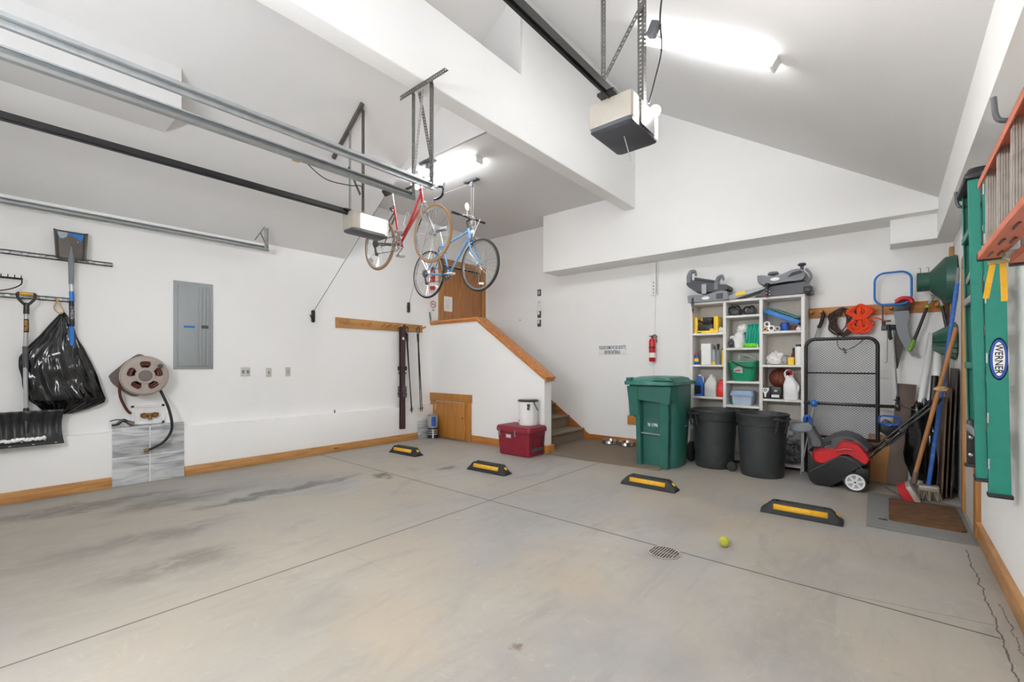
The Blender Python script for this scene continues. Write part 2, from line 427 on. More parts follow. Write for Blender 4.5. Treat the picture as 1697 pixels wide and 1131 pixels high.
    def build(s, name, m, parent=None, smooth=35, origin=None, weld=False, solid=0, sub=0, doubles=False):
        bm = s.bm
        if doubles: bmesh.ops.remove_doubles(bm, verts=bm.verts, dist=1e-5)
        bmesh.ops.recalc_face_normals(bm, faces=bm.faces)
        if origin is not None: off = Vector(origin)
        elif parent is not None:
            off = world_loc(parent)
        else:
            xs = [v.co for v in bm.verts]
            lo = [min(p[i] for p in xs) for i in range(3)]; hi = [max(p[i] for p in xs) for i in range(3)]
            off = Vector(((lo[0] + hi[0]) / 2, (lo[1] + hi[1]) / 2, lo[2]))
        for v in bm.verts: v.co -= off
        me = bpy.data.meshes.new(name); bm.to_mesh(me); bm.free()
        me.materials.append(m if not isinstance(m, str) else M[m])
        if smooth:
            me.polygons.foreach_set('use_smooth', [True] * len(me.polygons))
            me.set_sharp_from_angle(angle=math.radians(smooth))
        o = bpy.data.objects.new(name, me); COL.objects.link(o)
        if parent is not None: o.parent = parent
        else: o.location = off
        if solid:
            md = o.modifiers.new('thickness', 'SOLIDIFY'); md.thickness = solid; md.offset = 0
        if sub:
            md = o.modifiers.new('smooth', 'SUBSURF'); md.levels = sub; md.render_levels = sub
        return o

def world_loc(o):
    p = Vector((0, 0, 0))
    while o is not None: p += o.location; o = o.parent
    return p

def tag(o, label, cat, group=None, kind=None):
    if label: o['label'] = label
    if cat: o['category'] = cat
    if group: o['group'] = group
    if kind: o['kind'] = kind
    return o

def thing(name, loc, label, cat, group=None):
    o = bpy.data.objects.new(name, None); COL.objects.link(o); o.location = loc
    o.empty_display_size = .1
    return tag(o, label, cat, group)

def struct(name, mb, m, **k):
    o = mb.build(name, m, origin=(0, 0, 0), **k); o['kind'] = 'structure'; return o

def kids(o): return [c for c in bpy.data.objects if c.parent == o]
def copy_tree(o, parent=None):
    ch = kids(o)
    c = o.copy(); COL.objects.link(c); c.parent = parent
    for k in ch: copy_tree(k, c)
    return c
def dup(o, loc, rz=0, label=None, rot=None):
    c = copy_tree(o); c.location = loc; c.rotation_euler = rot or (0, 0, rz)
    if label: c['label'] = label
    return c

def rrect(cx, cy, w, h, r, n=5):
    pts = []
    for sx, sy, a0 in ((1, 1, 0), (-1, 1, 90), (-1, -1, 180), (1, -1, 270)):
        for i in range(n + 1):
            a = math.radians(a0 + 90 * i / n)
            pts.append((cx + sx * (w / 2 - r) + r * math.cos(a), cy + sy * (h / 2 - r) + r * math.sin(a)))
    return pts

def spline(pts, n=8):
    pts = [Vector(p) for p in pts]; out = []
    P = [pts[0] * 2 - pts[1]] + pts + [pts[-1] * 2 - pts[-2]]
    for i in range(1, len(P) - 2):
        p0, p1, p2, p3 = P[i - 1:i + 3]
        for j in range(n):
            t = j / n
            out.append(.5 * ((2 * p1) + (p2 - p0) * t + (2 * p0 - 5 * p1 + 4 * p2 - p3) * t * t + (3 * p1 - p0 - 3 * p2 + p3) * t ** 3))
    out.append(pts[-1]); return out

def spline2(pts, n=6): return [(p.x, p.y) for p in spline([(a, b, 0) for a, b in pts], n)]

def text(s, size_w, loc, ux, uy, m, parent, name='lettering', depth=.0015, height=None, bold=.012):
    """flat lettering centred on loc; ux = reading direction, uy = letter up"""
    cu = bpy.data.curves.new(name, 'FONT'); cu.body = s; cu.align_x = 'CENTER'; cu.align_y = 'CENTER'; cu.resolution_u = 3
    cu.offset = bold
    o = bpy.data.objects.new(name, cu); COL.objects.link(o); bpy.context.view_layer.update()
    me = bpy.data.meshes.new_from_object(o.evaluated_get(bpy.context.evaluated_depsgraph_get()))
    bpy.data.objects.remove(o)
    xs = [v.co.x for v in me.vertices]; ys = [v.co.y for v in me.vertices]
    w, h = max(xs) - min(xs), max(ys) - min(ys); mx, my = (max(xs) + min(xs)) / 2, (max(ys) + min(ys)) / 2
    k = size_w / w; ky = (height / h) if height else k
    ux, uy = Vector(ux).normalized(), Vector(uy).normalized(); nrm = ux.cross(uy)
    off = world_loc(parent); L = Vector(loc)
    for v in me.vertices: v.co = L + ux * (v.co.x - mx) * k + uy * (v.co.y - my) * ky + nrm * .0012 - off
    me.materials.clear(); me.materials.append(M[m])
    o = bpy.data.objects.new(name, me); COL.objects.link(o); o.parent = parent
    return o
# ------------------------------------------------------------------ room shell
XL, XR, YB, YF = -6.05, .485, 6.40, -.95
SL = .656
def zr(x): return 2.841 + SL * (.357 - x)      # right bay slope
def zl(x): return 2.76 + SL * (x + 6.05)       # left bay slope
XP0, XP1 = -2.92, -2.75                        # partition / beam
T = .12
struct('floor', MB().box(XL - T, XR + T, YF - T, YB + T, -.1, 0), 'floor')
struct('wall_left', MB().box(XL - T, XL, YF - T, YB + T, 0, 3.8), 'wall')
struct('wall_back', MB().box(XL, XR + T, YB, YB + T, 0, 3.8), 'wall')
struct('wall_front', MB().box(XL, XR + T, YF - T, YF, 0, 5.1), 'wall')
wr = MB()
wr.box(XR, XR + T, YF, 4.62, 0, 3.0).box(XR, XR + T, 5.28, YB, 0, 3.0).box(XR, XR + T, 4.62, 5.28, 2.05, 3.0)
struct('wall_right', wr, 'wall')
# ceilings
c = MB()
c.prism([(XP1, zr(XP1)), (XR + T, zr(XR + T)), (XR + T, zr(XR + T) + T), (XP1, zr(XP1) + T)], YF, 5.95, 'y')
struct('ceiling', c, 'ceil')
c = MB(); c.prism([(XL, zl(XL)), (XP0, zl(XP0)), (XP1, zr(XP1)), (XP1, zr(XP1) + T), (XP0, zl(XP0) + T), (XL, zl(XL) + T)], YF, 3.40, 'y')
struct('ceiling', c, 'ceil')
struct('ceiling', MB().box(XL, XP0, 3.40, YB, 3.66, 3.78), 'ceil')
c = MB(); xi = XL + (3.66 - 2.76) / SL
c.prism([(XL, 2.76 + .1), (XL, 3.66), (xi, 3.66)], 3.395, 3.42, 'y')
c.bm.free(); c = MB(); c.prism([(xi, 3.66), (XP0, 3.66), (XP0, 4.046), (XP1 - .001, 4.046), (XP1 - .001, zr(XP1) - .0), (XP0, zl(XP0))], 3.38, 3.4095, 'y')
struct('wall_upper', c, 'ceil')
# slope end return: the underside slab between slope and flat ceiling
c = MB(); c.prism([(XL, zl(XL) + .05), (xi - .05, 3.67), (XL, 3.67)], 3.36, 3.395, 'y'); 
struct('wall_return', c, 'ceil')
# partition with a header beam and an opening above it
c = MB(); c.prism([(YF, 3.43), (5.955, 3.43), (5.955, 4.95), (3.41, 4.95), (3.41, 4.045), (YF, 4.045)], XP0, XP1, 'x', .012, 3)
struct('wall_partition', c, 'wall')
# gable above back, its lower part boxed out over the back wall
c = MB()
c.prism([(-4.36, 2.735), (.352, 2.735), (.352, zr(.35)), (XP1 - .1, zr(XP1 - .1)), (XP0 + .02, 4.9), (XP0 + .02, 3.662), (-4.36, 3.662)], 5.95, YB, 'y', .006)
struct('wall_soffit_back', c, 'wall')
struct('wall_soffit_right', MB().prism([(.35, 2.485), (XR, 2.485), (XR, zr(.35)), (.35, zr(.35) + .002)], YF, YB, 'y', .006), 'wall')
struct('wall_soffit_corner', MB().box(-.007, .352, 6.10, YB, 2.485, 2.737, .006), 'wall')
# boxed chase hanging from the left slope
struct('wall_chase', MB().prism([(-4.565, 3.375), (-4.565, zl(-4.565) + .02), (-5.113, 3.375)], YF, 1.088, 'y'), 'ceil')
# concrete curb along the left wall
c = MB(); c.box(XL, -5.97, YF, .845, 0, .553, .004).box(XL, -5.97, 1.445, 4.995, 0, .545, .004)
struct('trim_curb', c, 'wall')
# marble tile splash below the hose bib
t = MB(); g = .004
t.box(XL, -5.963, .845, 1.445, 0, .588)
struct('trim_tile_grout', t, mat('tile_grout', '#f0f0ee', .8))
t = MB()
for y0, y1 in ((.847, 1.139), (1.151, 1.443)):
    for z0, z1 in ((.002, .280), (.292, .580)): t.box(-5.963, -5.955, y0, y1, z0, z1, .001)
    t.box(-6.04, -5.957, y0, y1, .588, .597, .001)
struct('trim_tile', t, 'marble')
# baseboards
struct('baseboard_left', MB().box(-5.97, -5.95, YF, .84, .001, .105, .003), 'pine_y')
struct('baseboard_left', MB().box(-5.97, -5.95, 1.45, 4.66, .001, .105, .003), 'pine_y')
b = MB().box(-5.05, -4.14, 4.982, 5.0, .001, .112, .003).box(-4.14, -3.64, 4.982, 5.0, .001, .112, .003).box(-3.64, -3.59, 4.982, 5.17, .001, .112, .003)
struct('baseboard_pony', b, 'pine_x')
struct('baseboard_back', MB().box(-3.758, -2.4, 6.38, YB, .001, .098, .003), 'skirt')
b = MB().box(XR - .022, XR, YF, 4.53, .001, .115, .003).box(XR - .03, XR, YF, 4.53, .115, .13, .004)
struct('baseboard_right', b, 'pine_y')
# pony wall beside the stair
c = MB(); c.prism([(XL, 0), (-3.64, 0), (-3.64, 1.05), (-4.93, 1.925), (XL, 1.925)], 5.0, 5.16, 'y')
struct('wall_pony', c, 'wall')
# sloping and level pine cap
def capseg(p0, p1, over=.035, th=.04, mb=None):
    (x0, z0), (x1, z1) = p0, p1
    L = math.hypot(x1 - x0, z1 - z0); nx, nz = -(z1 - z0) / L, (x1 - x0) / L
    if nz < 0: nx, nz = -nx, -nz
    mb.prism([(x0, z0), (x1, z1), (x1 + nx * th, z1 + nz * th), (x0 + nx * th, z0 + nz * th)], 5.0 - over, 5.16 + over, 'y', .005)
    mb.prism([(x0, z0 - .028), (x1, z1 - .028), (x1, z1), (x0, z0)], 5.0 - .018, 5.16 + .018, 'y', .004)
c = MB(); capseg((XL + .001, 1.93), (-4.93, 1.93), mb=c); capseg((-4.945, 1.935), (-3.60, 1.022), mb=c)
struct('trim_cap', c, 'cap')
# stairs, carpeted
c = MB(); Z = [0, .19, .38, .57, .76, .95]; xs = [-3.86, -4.14, -4.42, -4.70, -4.98]
for i, x in enumerate(xs):
    z0 = 0; z1 = Z[i + 1]
    xe = xs[i + 1] if i + 1 < len(xs) else XL
    c.box(xe - .001, x, 5.161, 6.379, z0, z1 - .005)
    c.box(xe - .001, x + .03, 5.161, 6.379, z1 - .035, z1, .014, seg=3)
struct('floor_stair', c, 'carpet', smooth=50)
c = MB(); c.prism([(-3.76, 0), (-3.76, .1), (-4.98, .93), (-5.0, 1.08), (XL, 1.08), (XL, .9), (-5.0, .5), (-3.9, 0)], 6.38, YB, 'y', .002)
struct('trim_stair_skirt', c, 'skirt')
struct('floor_carpet', MB().prism([(-3.62, 5.0), (-3.0, 4.99), (-2.05, 5.06), (-2.05, 6.38), (-3.86, 6.38), (-3.86, 5.17), (-3.64, 5.17)], .0005, .013, 'z', .003), 'carpet')
# house door in the left wall on the landing
d = MB(); x = XL
d.box(x, x + .025, 5.16, 5.27, .95, 3.0, .003).box(x, x + .025, 6.24, 6.34, .95, 3.0, .003).box(x, x + .025, 5.16, 6.34, 3.0, 3.10, .003)
dr = MB().box(x, x + .012, 5.27, 6.24, .955, 2.985, .002).build('door_1', 'doorwood'); dr['kind'] = 'structure'
fr = d.build('door_frame', 'pine_z', dr)
MB().cyl((x + .01, 6.16, 1.95), (x + .05, 6.16, 1.95), .012).sphere((x + .07, 6.16, 1.95), .028).build('door_handle', 'brass', dr)
MB().box(x + .002, x + .016, 5.27, 6.24, 2.955, 2.985).build('weather_strip', 'blackmatte', dr)
# small access door in the pony wall
ad = MB().box(-5.93, -5.18, 4.958, 4.985, .012, .60, .004).build('door_2', 'accesswood'); ad['kind'] = 'structure'
f = MB().box(-6.04, -5.93, 4.975, 5.0, .001, .615, .003).box(-5.18, -5.06, 4.975, 5.0, .001, .615, .003).box(-6.045, -5.045, 4.968, 5.0, .615, .745, .003)
f.build('door_frame', 'accesswood', ad)
k = MB().lathe([(0, -.03), (.012, -.03), (.014, -.018), (.006, -.012), (.006, 0)], (-5.215, 4.958, .37), 'y', 14); k.build('knob', 'brass', ad)['label'] = 'small brass knob'
MB().box(-5.90, -5.865, 4.952, 4.958, .47, .56).build('hinge_plate', 'tan', ad)
# utility door in the right wall
d = MB().box(XR - .01, XR + .03, 4.63, 5.27, .01, 2.04).build('door_3', mat('door_beige', '#d3cfc6', .5, var=.03)); d['kind'] = 'structure'
MB().box(XR - .03, XR, 4.53, 4.63, 0.001, 2.04, .004).box(XR - .03, XR, 5.27, 5.37, 0.001, 2.04, .004).box(XR - .03, XR, 4.53, 5.37, 2.04, 2.14, .004).build('door_frame', 'pine_z', d)

# ------------------------------------------------------------------ fluorescent fixtures
def fixture(c, u, nrm, L, label, tube_mat='tube', group='fluorescent strip lights'):
    c, u, nrm = Vector(c), Vector(u).normalized(), Vector(nrm).normalized()   # nrm = away from the ceiling
    side = u.cross(nrm)
    t = thing('strip_light', c, label, 'light', group)
    b = MB(); P = []
    for a in (-L / 2, L / 2):
        P.append([c + u * a + side * s + nrm * h for s, h in ((-.06, 0), (.06, 0), (.045, .035), (-.045, .035))])
    b.loft(P); b.build('housing', 'white', t)
    for s in (-.028, .028):
        MB().cyl(c + u * (-L / 2 + .03) + nrm * .06 + side * s, c + u * (L / 2 - .03) + nrm * .06 + side * s, .016, n=10).build('tube', tube_mat, t)
    for a in (-L / 2 + .012, L / 2 - .012):
        m = c + u * a
        MB().loft([[m + u * e + side * s + nrm * h for s, h in ((-.055, .03), (.055, .03), (.05, .08), (-.05, .08))] for e in (-.012, .012)]).build('end_cap', 'white', t)
    return t
nR = Vector((-SL, 0, -1)); uR = Vector((1, 0, -SL))
fixture((-1.14, 3.78, zr(-1.14)), uR, nR, 1.24, 'white strip light with lit tubes on the sloped ceiling above the right opener')
fixture((-4.27, 3.74, 3.66), (1, 0, 0), (0, 0, -1), 1.24, 'white strip light with lit tubes on the flat ceiling behind the red bicycle')
fixture((-2.0, YF, 2.25), (1, 0, 0), (0, 1, 0), 2.4, 'added fill light out of view, a long white strip on the front wall', 'tube_fill')  # added behind the camera to light the back and right walls
# ------------------------------------------------------------------ door tracks, openers
def track(x, z, y0, y1, flip, label):
    t = thing('door_track', (x, (y0 + y1) / 2, z), label, 'garage door track', 'overhead garage door tracks')
    s = -1 if flip else 1
    prof = [(-.0, -.045), (.0, .045), (.028 * s, .048), (.036 * s, .03), (.033 * s, .03), (.026 * s, .044), (.004 * s, .041), (.004 * s, -.03), (.03 * s, -.034), (.046 * s, -.02), (.049 * s, -.022), (.033 * s, -.04)]
    prof = [(a * .8, b * .62) for a, b in prof]; m = MB(); m.prism([(x + a, z + b) for a, b in prof], y0, y1, 'y'); m.build('channel', 'galv', t, smooth=20)
    m = MB(); m.prism([(x - .004 * s, z - .0), (x - .026 * s, z + .0), (x - .026 * s, z + .004), (x - .008 * s, z + .004), (x - .008 * s, z + .028), (x - .004 * s, z + .028)], y0, y1, 'y'); m.build('stiffening_angle', 'galv', t, smooth=20)
    return t
track(-2.70, 2.62, YF + .05, 2.26, True, 'galvanised track left of the right garage door, topmost of the long rails at upper left')
track(-2.93, 2.585, YF + .05, 2.24, False, 'galvanised track on the right of the left garage door, ending beside the red bicycle')
t5 = track(-5.86, 2.65, YF + .05, 2.28, False, 'galvanised track running along the top of the left wall above the square shovel')
t6 = track(.10, 2.62, YF + .05, 2.02, True, 'galvanised track end poking in at the top edge near the right wall')
# centre hanger: horizontal angle under the beam, two posts, two braces
t = thing('track_hanger', (-2.8, 2.23, 2.6), 'perforated steel angle hanger screwed under the white beam, holding two door tracks', 'bracket')
MB().angle((-3.05, 2.20, 3.425), (-2.51, 2.20, 3.425), (0, 0, -1), (0, 1, 0), .04).build('top_rail', 'galv_dk', t, smooth=0, solid=.002)
MB().angle((-2.93, 2.225, 2.56), (-2.93, 2.225, 3.42), (1, 0, 0), (0, 1, 0)).build('post', 'galv_dk', t, smooth=0, solid=.002)
MB().angle((-2.71, 2.225, 2.60), (-2.71, 2.225, 3.42), (1, 0, 0), (0, 1, 0), .04).build('post', 'galv_dk', t, smooth=0, solid=.002)
MB().perf((-2.92, 2.22, 2.70), (-2.80, 2.22, 3.38), (1, 0, 0)).build('brace', 'galv', t, smooth=0, solid=.002)
MB().perf((-2.72, 2.24, 2.80), (-2.87, 2.24, 3.40), (1, 0, 0)).build('brace', 'galv_dk', t, smooth=0, solid=.002)
# small hanger at the left wall track
t = thing('track_hanger', (-5.9, 2.25, 2.69), 'short perforated steel bracket holding the far end of the left wall track', 'bracket')
zt = 3.0
MB().angle((-5.83, 2.26, 2.62), (-5.83, 2.26, zl(-5.83) - .005 + .0), (1, 0, 0), (0, -1, 0), .035).build('post', 'galv', t, smooth=0, solid=.002)
MB().beam((-5.83, 2.25, 2.95), (-5.83, 2.12, 2.73), .004, .028, (1, 0, 0)).build('brace', 'galv_dk', t)  # this bar and the next copy a brace and a shadow beside it
MB().beam((-5.83, 2.18, 2.83), (-5.83, 2.26, 2.66), .004, .02, (1, 0, 0)).build('brace', 'galv_dk', t)

def opener(x, y, z, w, d, h, label, railz, lit):
    t = thing('garage_door_opener', (x, y + d / 2, z), label, 'garage door opener', 'ceiling garage door openers')
    x0, x1 = x - w / 2, x + w / 2
    MB().box(x0, x1, y, y + .10, z + .03, z + h, .012).build('front_cover', 'openerface', t)
    MB().box(x0 + .01, x1 - .012, y + .08, y + d - .03, z + .035, z + h - .012, .006).build('housing', 'warmwhite', t)
    MB().box(x0, x1, y + d - .05, y + d, z + .02, z + h - .01, .012).build('rear_cover', 'white', t)
    m = MB(); m.loft([[(p[0], p[1], zz) for p in rrect(x, y + d / 2, w - .01 - q, d - .01 - q, .02)] for zz, q in ((z + .04, 0), (z + .012, .0), (z, .035))]); m.build('base_tray', 'dgrey', t)
    if lit:
        m = MB().box(x1 - .015, x1 + .012, y + .10, y + d - .05, z + .05, z + h - .02, .006); m.build('light_lens', 'lens', t)
    m = MB().beam((x, YF + .15, railz), (x, y + .12, railz), .034, .045); m.box(x - .05, x + .05, y - .05, y + .12, z + h - .004, z + h + .012); m.build('drive_rail', 'blackmetal', t)
    MB().beam((x, YF + .15, railz - .03), (x, y, railz - .03), .008, .012).build('drive_chain', 'black', t)
    return t
o1 = opener(-1.21, 2.28, 2.575, .27, .37, .175, 'grey based opener with beige front hanging in the right bay on a black rail', 2.775, False)
MB().box(-1.075, -1.07, 2.40, 2.58, 2.60, 2.735).build('side_panel', 'chrome', o1)
MB().sphere((-1.035, 2.50, 2.70), .03).build('light_bulb', 'bulb', o1)
MB().tube(spline([(-1.19, 2.42, 2.58), (-1.175, 2.44, 2.50), (-1.16, 2.45, 2.43)]), .0025, 6).build('antenna', 'lgrey', o1)
o2 = opener(-4.34, 2.47, 2.625, .20, .44, .215, 'white opener with a glowing side lens hanging in the left bay near the red bicycle', 2.835, True)
MB().sphere((-4.205, 2.72, 2.75), .03).build('light_bulb', 'bulb_dim', o2)
# opener hangers
def hang(name, x0, x1, y, zb, zf, label, top=None):
    t = thing(name, ((x0 + x1) / 2, y, zb), label, 'bracket', 'perforated steel hangers above the openers')
    return t
t = hang('opener_hanger', -1.33, -1.08, 2.42, 2.74, zr, 'perforated steel hanger with a diagonal brace holding the right opener')
MB().angle((-1.34, 2.42, 2.70), (-1.34, 2.42, zr(-1.34) - .01), (1, 0, 0), (0, 1, 0), .032).build('post', 'galv_dk', t, smooth=0, solid=.002)
MB().angle((-1.07, 2.42, 2.72), (-1.07, 2.42, zr(-1.07) - .03), (-1, 0, 0), (0, 1, 0), .036).build('post', 'galv_dk', t, smooth=0, solid=.002)
MB().perf((-1.32, 2.40, 2.95), (-1.08, 2.40, 3.28), (1, 0, 0), .034).build('brace', 'galv_dk', t, smooth=0, solid=.002)
t = hang('opener_hanger', -4.47, -4.22, 2.55, 2.84, zl, 'perforated steel hanger on the sloped ceiling holding the left opener')
MB().angle((-4.47, 2.56, 2.84), (-4.47, 2.56, zl(-4.47) - .02), (1, 0, 0), (0, 1, 0), .028).build('post', 'galv', t, smooth=0, solid=.002)
MB().angle((-4.25, 2.58, 2.84), (-4.25, 2.58, zl(-4.25) - .02), (1, 0, 0), (0, 1, 0), .034).build('post', 'galv_dk', t, smooth=0, solid=.002)
MB().beam((-4.80, 2.56, zl(-4.8) - .02), (-4.20, 2.56, zl(-4.2) - .02), .035, .035).build('top_rail', 'galv_dk', t)
MB().beam((-4.46, 2.55, 3.36), (-4.26, 2.57, 3.02), .004, .028).build('brace', 'galv_dk', t)
# cords and ceiling receptacles
def cable(name, pts, r, m, parent, n=8):
    return MB().tube(spline(pts, n), r, 7).build(name, m, parent)
cable('power_cord', [(-1.06, 2.47, 2.74), (-1.03, 2.48, 2.86), (-.99, 2.48, 3.02), (-.99, 2.46, 3.2), (-.97, 2.47, 3.4), (-.96, 2.5, 3.6), (-.99, 2.55, zr(-.99) - .01)], .005, 'black', o1)
cable('power_cord', [(-4.22, 2.58, 2.86), (-4.21, 2.56, 3.08), (-4.35, 2.5, 3.12), (-4.62, 2.38, 3.22), (-4.80, 2.26, 3.40), (-4.86, 2.22, zl(-4.86) - .06)], .005, 'black', o2)
t = thing('power_brick', (-1.05, 2.45, 3.12), 'black plug-in transformer hanging beside the perforated post of the right opener', 'plug')
MB().box(-1.05, -1.0, 2.43, 2.48, 3.10, 3.18, .008, ((-1.03, 2.45, 3.14), Matrix.Rotation(.5, 3, 'Y'))).build('body', 'dgrey', t)
MB().cyl((-1.0, 2.44, 3.09), (-.985, 2.44, 3.07), .003, n=8).cyl((-1.0, 2.46, 3.09), (-.985, 2.46, 3.07), .003, n=8).build('prong', 'chrome', t)
t = thing('ceiling_receptacle', (-4.93, 2.22, 3.45), 'ivory ceiling receptacle with a black plug on the left slope', 'outlet')
Rm = Matrix.Rotation(-math.atan(SL), 3, 'Y'); pc = (-4.93, 2.22, zl(-4.93) - .006)
MB().box(pc[0] - .06, pc[0] + .06, 2.18, 2.26, pc[2] - .004, pc[2] + .004, .002, (pc, Rm)).build('cover_plate', 'tan', t)
MB().cyl((-4.86, 2.22, 3.52), (-4.85, 2.22, 3.45), .018, .01, n=12).build('plug', 'black', t)

# ------------------------------------------------------------------ bicycles
def ell(c, R, t): return c
def wheel(parent, cx, cz, R, tyre, rim, nm='wheel'):
    c = (cx, 0, cz)
    prof = [(R - .045, -.009), (R - .045, .009), (R - .022, .012), (R - .022, -.012), (R - .045, -.009)]
    w = MB().lathe(prof, c, 'y', 56).build('wheel', rim, parent)
    MB().torus(c, R - .016, .016, 'y', 56, 8).build('tyre', tyre, w)
    sp = MB()
    for k in range(32):
        a = 2 * PI * k / 32; b = a + (.35 if k % 2 else -.35); y = .028 if (k // 2) % 2 else -.028
        p0 = (cx + .02 * math.cos(b), y, cz + .02 * math.sin(b)); p1 = (cx + (R - .044) * math.cos(a), 0, cz + (R - .044) * math.sin(a))
        sp.tube([p0, p1], .0014, 4, cap=False)
    sp.build('spokes', 'chrome', w)
    MB().cyl((cx, -.05, cz), (cx, .05, cz), .014, n=12).cyl((cx, -.03, cz), (cx, -.026, cz), .026, n=16).cyl((cx, .026, cz), (cx, .03, cz), .026, n=16).build('hub', 'chrome', w)
    return w

def bike(kind, loc, rz, pitch, label):
    t = thing('bicycle', (0, 0, 0), label, 'bicycle', None)
    red = kind == 'red'
    paint = 'redpaint' if red else 'blue_l'
    R = .330 if red else .343; WB = 1.05 if red else 1.03
    wheel(t, 0, 0, R, 'gumtyre' if red else 'wheelrub', 'chrome')
    wheel(t, WB, 0, R, 'gumtyre' if red else 'wheelrub', 'chrome')
    BB = Vector((.44, 0, -.05)); sa = math.radians(73)
    su = Vector((-math.cos(sa), 0, math.sin(sa)))
    hb, ht = Vector((.86, 0, .37)), Vector((.815, 0, .51)) if not red else Vector((.81, 0, .55))
    sc = BB + su * (.52 if red else .46)
    f = MB()
    f.tube([BB, sc], .0145, 12)
    if red:
        f.tube(spline([ht + V(.01, 0, -.05), (.62, 0, .20), (.50, 0, .07), BB + su * .12 + V(.0, 0, 0)], 10), .014, 12)
        f.tube([hb + V(0, 0, .02), BB], .0155, 12)
    else:
        f.tube([ht + V(.006, 0, -.03), sc - su * .04], .0145, 12)
        f.tube([hb + V(-.003, 0, .04), BB], .017, 12)
    f.tube([hb, ht], .019, 14)
    for s in (() if red else (-1, 1)):
        f.tube([BB + V(-.03, s * .03, 0), (0.05, s * .06, 0), (0, s * .062, 0)], [.011, .009, .007], 10)
        f.tube([sc - su * .03 + V(0, s * .014, 0), (0, s * .062, 0)], [.009, .007], 10)
    if red:
        stays = MB()
        for s in (-1, 1):
            stays.tube([BB + V(-.03, s * .03, 0), (0.05, s * .06, 0), (0, s * .062, 0)], [.011, .009, .007], 10).tube([sc - su * .1 + V(0, s * .014, 0), (0, s * .062, 0)], [.009, .007], 10)
        stays.build('rear_stays', 'galv_dk', t)
    f.cyl(BB - V(0, .036, 0), BB + V(0, .036, 0), .021, n=16)
    fr = f.build('frame', paint, t)
    if not red:
        text('SCHWINN' if False else 'LEGACY', .26, (.665, -.019, .18), (hb - BB).normalized(), V(-(hb - BB).normalized().z, 0, (hb - BB).normalized().x), 'whitepap', fr, 'decal_lettering') if False else None
    k = MB()
    k.tube([hb, hb + V(.006, 0, -.03)], .021, 12)
    for s in (-1, 1):
        k.tube(spline([hb + V(.0, s * .03, -.01), hb + V(.045, s * .048, -.14), (WB - .055, s * .05, .10), (WB, s * .05, 0)], 8), [.012] * 8 + [.011] * 8 + [.009] * 8 + [.008], 10)
    k.beam(hb + V(.004, -.045, -.015), hb + V(.004, .045, -.015), .022, .022)
    k.build('fork', 'chrome' if red else paint, t)
    hd = (ht - hb).normalized()
    m = MB(); q = ht + hd * (.055 if red else .11)
    m.cyl(ht, q, .011, n=12).tube([q, q + V(.075, 0, .012)], .011, 10).build('stem', 'chrome' if red else 'black', t)
    h = q + V(.075, 0, .012)
    if red:
        m = MB()
        m.tube([h + V(0, -.19, 0), h + V(0, .19, 0)], .0125, 12)
        hbm = m.build('handlebar', 'chrome', t)
        for s in (-1, 1):
            MB().tube(spline([h + V(0, s * .19, 0), h + V(.05, s * .20, .0), h + V(.10, s * .205, -.03), h + V(.085, s * .205, -.10), h + V(.02, s * .21, -.125), h + V(-.06, s * .21, -.13)], 7), .014, 10).build('bar_tape', 'black', hbm)
            b = MB().tube(spline([h + V(.09, s * .205, .0), h + V(.125, s * .2, .03), h + V(.13, s * .2, -.03), h + V(.12, s * .2, -.09)]), .008, 8); b.tube(spline([h + V(.02, s * .06, 0), h + V(.09, s * .1, -.02), h + V(.1, s * .14, -.05)]), .004, 6)
            b.build('brake_lever', 'silver', hbm)
    else:
        hbm = MB().tube([h + V(-.035, -.29, .03), h + V(-.01, -.1, .02), h, h + V(-.01, .1, .02), h + V(-.035, .29, .03)], .0115, 12).build('handlebar', 'black', t)
        for s in (-1, 1):
            MB().tube([h + V(-.036, s * .3, .03), h + V(-.024, s * .18, .025)], .016, 12).build('grip', 'blackmatte', hbm)
            MB().tube([h + V(-.02, s * .16, .02), h + V(.03, s * .17, .0), h + V(.03, s * .25, -.005)], .005, 8).build('brake_lever', 'black', hbm)
        MB().tube(spline([h + V(0, -.15, .02), h + V(.1, -.05, .0), h + V(.09, .0, -.12), hb + V(.05, 0, .02)]), .0035, 6).tube(spline([h + V(0, .15, .02), h + V(.12, .05, -.02), h + V(.1, .0, -.14), hb + V(.04, 0, 0)]), .0035, 6).build('brake_cable', 'white', t)
        MB().lathe([(0, -.012), (.034, -.012), (.036, 0), (0, .002)], h + V(.0, -.06, .15), 'x', 20, 1, 1.5).tube([h + V(0, -.06, .0), h + V(-.01, -.06, .13)], .004, 6).build('mirror', 'white', t)
    # seat
    sp = BB + su * (.66 if red else .55) if red else BB + su * .62
    MB().cyl(sc, sp + su * .03, .0125, n=12).build('seat_post', 'chrome', t)
    s = sp + su * .05
    secs = []
    for u, w_, z_ in ((-.135, .03, .0), (-.125, .062, .012), (-.07, .075, .02), (0, .048, .016), (.06, .026, .014), (.12, .018, .01), (.14, .008, .0)):
        secs.append([(s.x + u, s.y + a * w_, s.z + z_ + b * .026) for a, b in [(math.cos(x), math.sin(x) if math.sin(x) > 0 else math.sin(x) * 1.3) for x in [2 * PI * i / 14 for i in range(14)]]])
    MB().loft(secs).build('saddle', 'leather' if red else 'mgrey', t)
    # drive train on the near side (-y)
    y = -.055
    cr = MB()
    for rr, yy in ((.098, y), (.078, y + .008)):
        cr.lathe([(rr - .014, -.0015), (rr, -.0015), (rr, .0015), (rr - .014, .0015), (rr - .014, -.0015)], BB + V(0, yy, 0), 'y', 40)
    for i in range(5):
        a = 2 * PI * i / 5 + .3; cr.beam(BB + V(0, y, 0), BB + V(.088 * math.cos(a), y, .088 * math.sin(a)), .004, .014, (0, 1, 0))
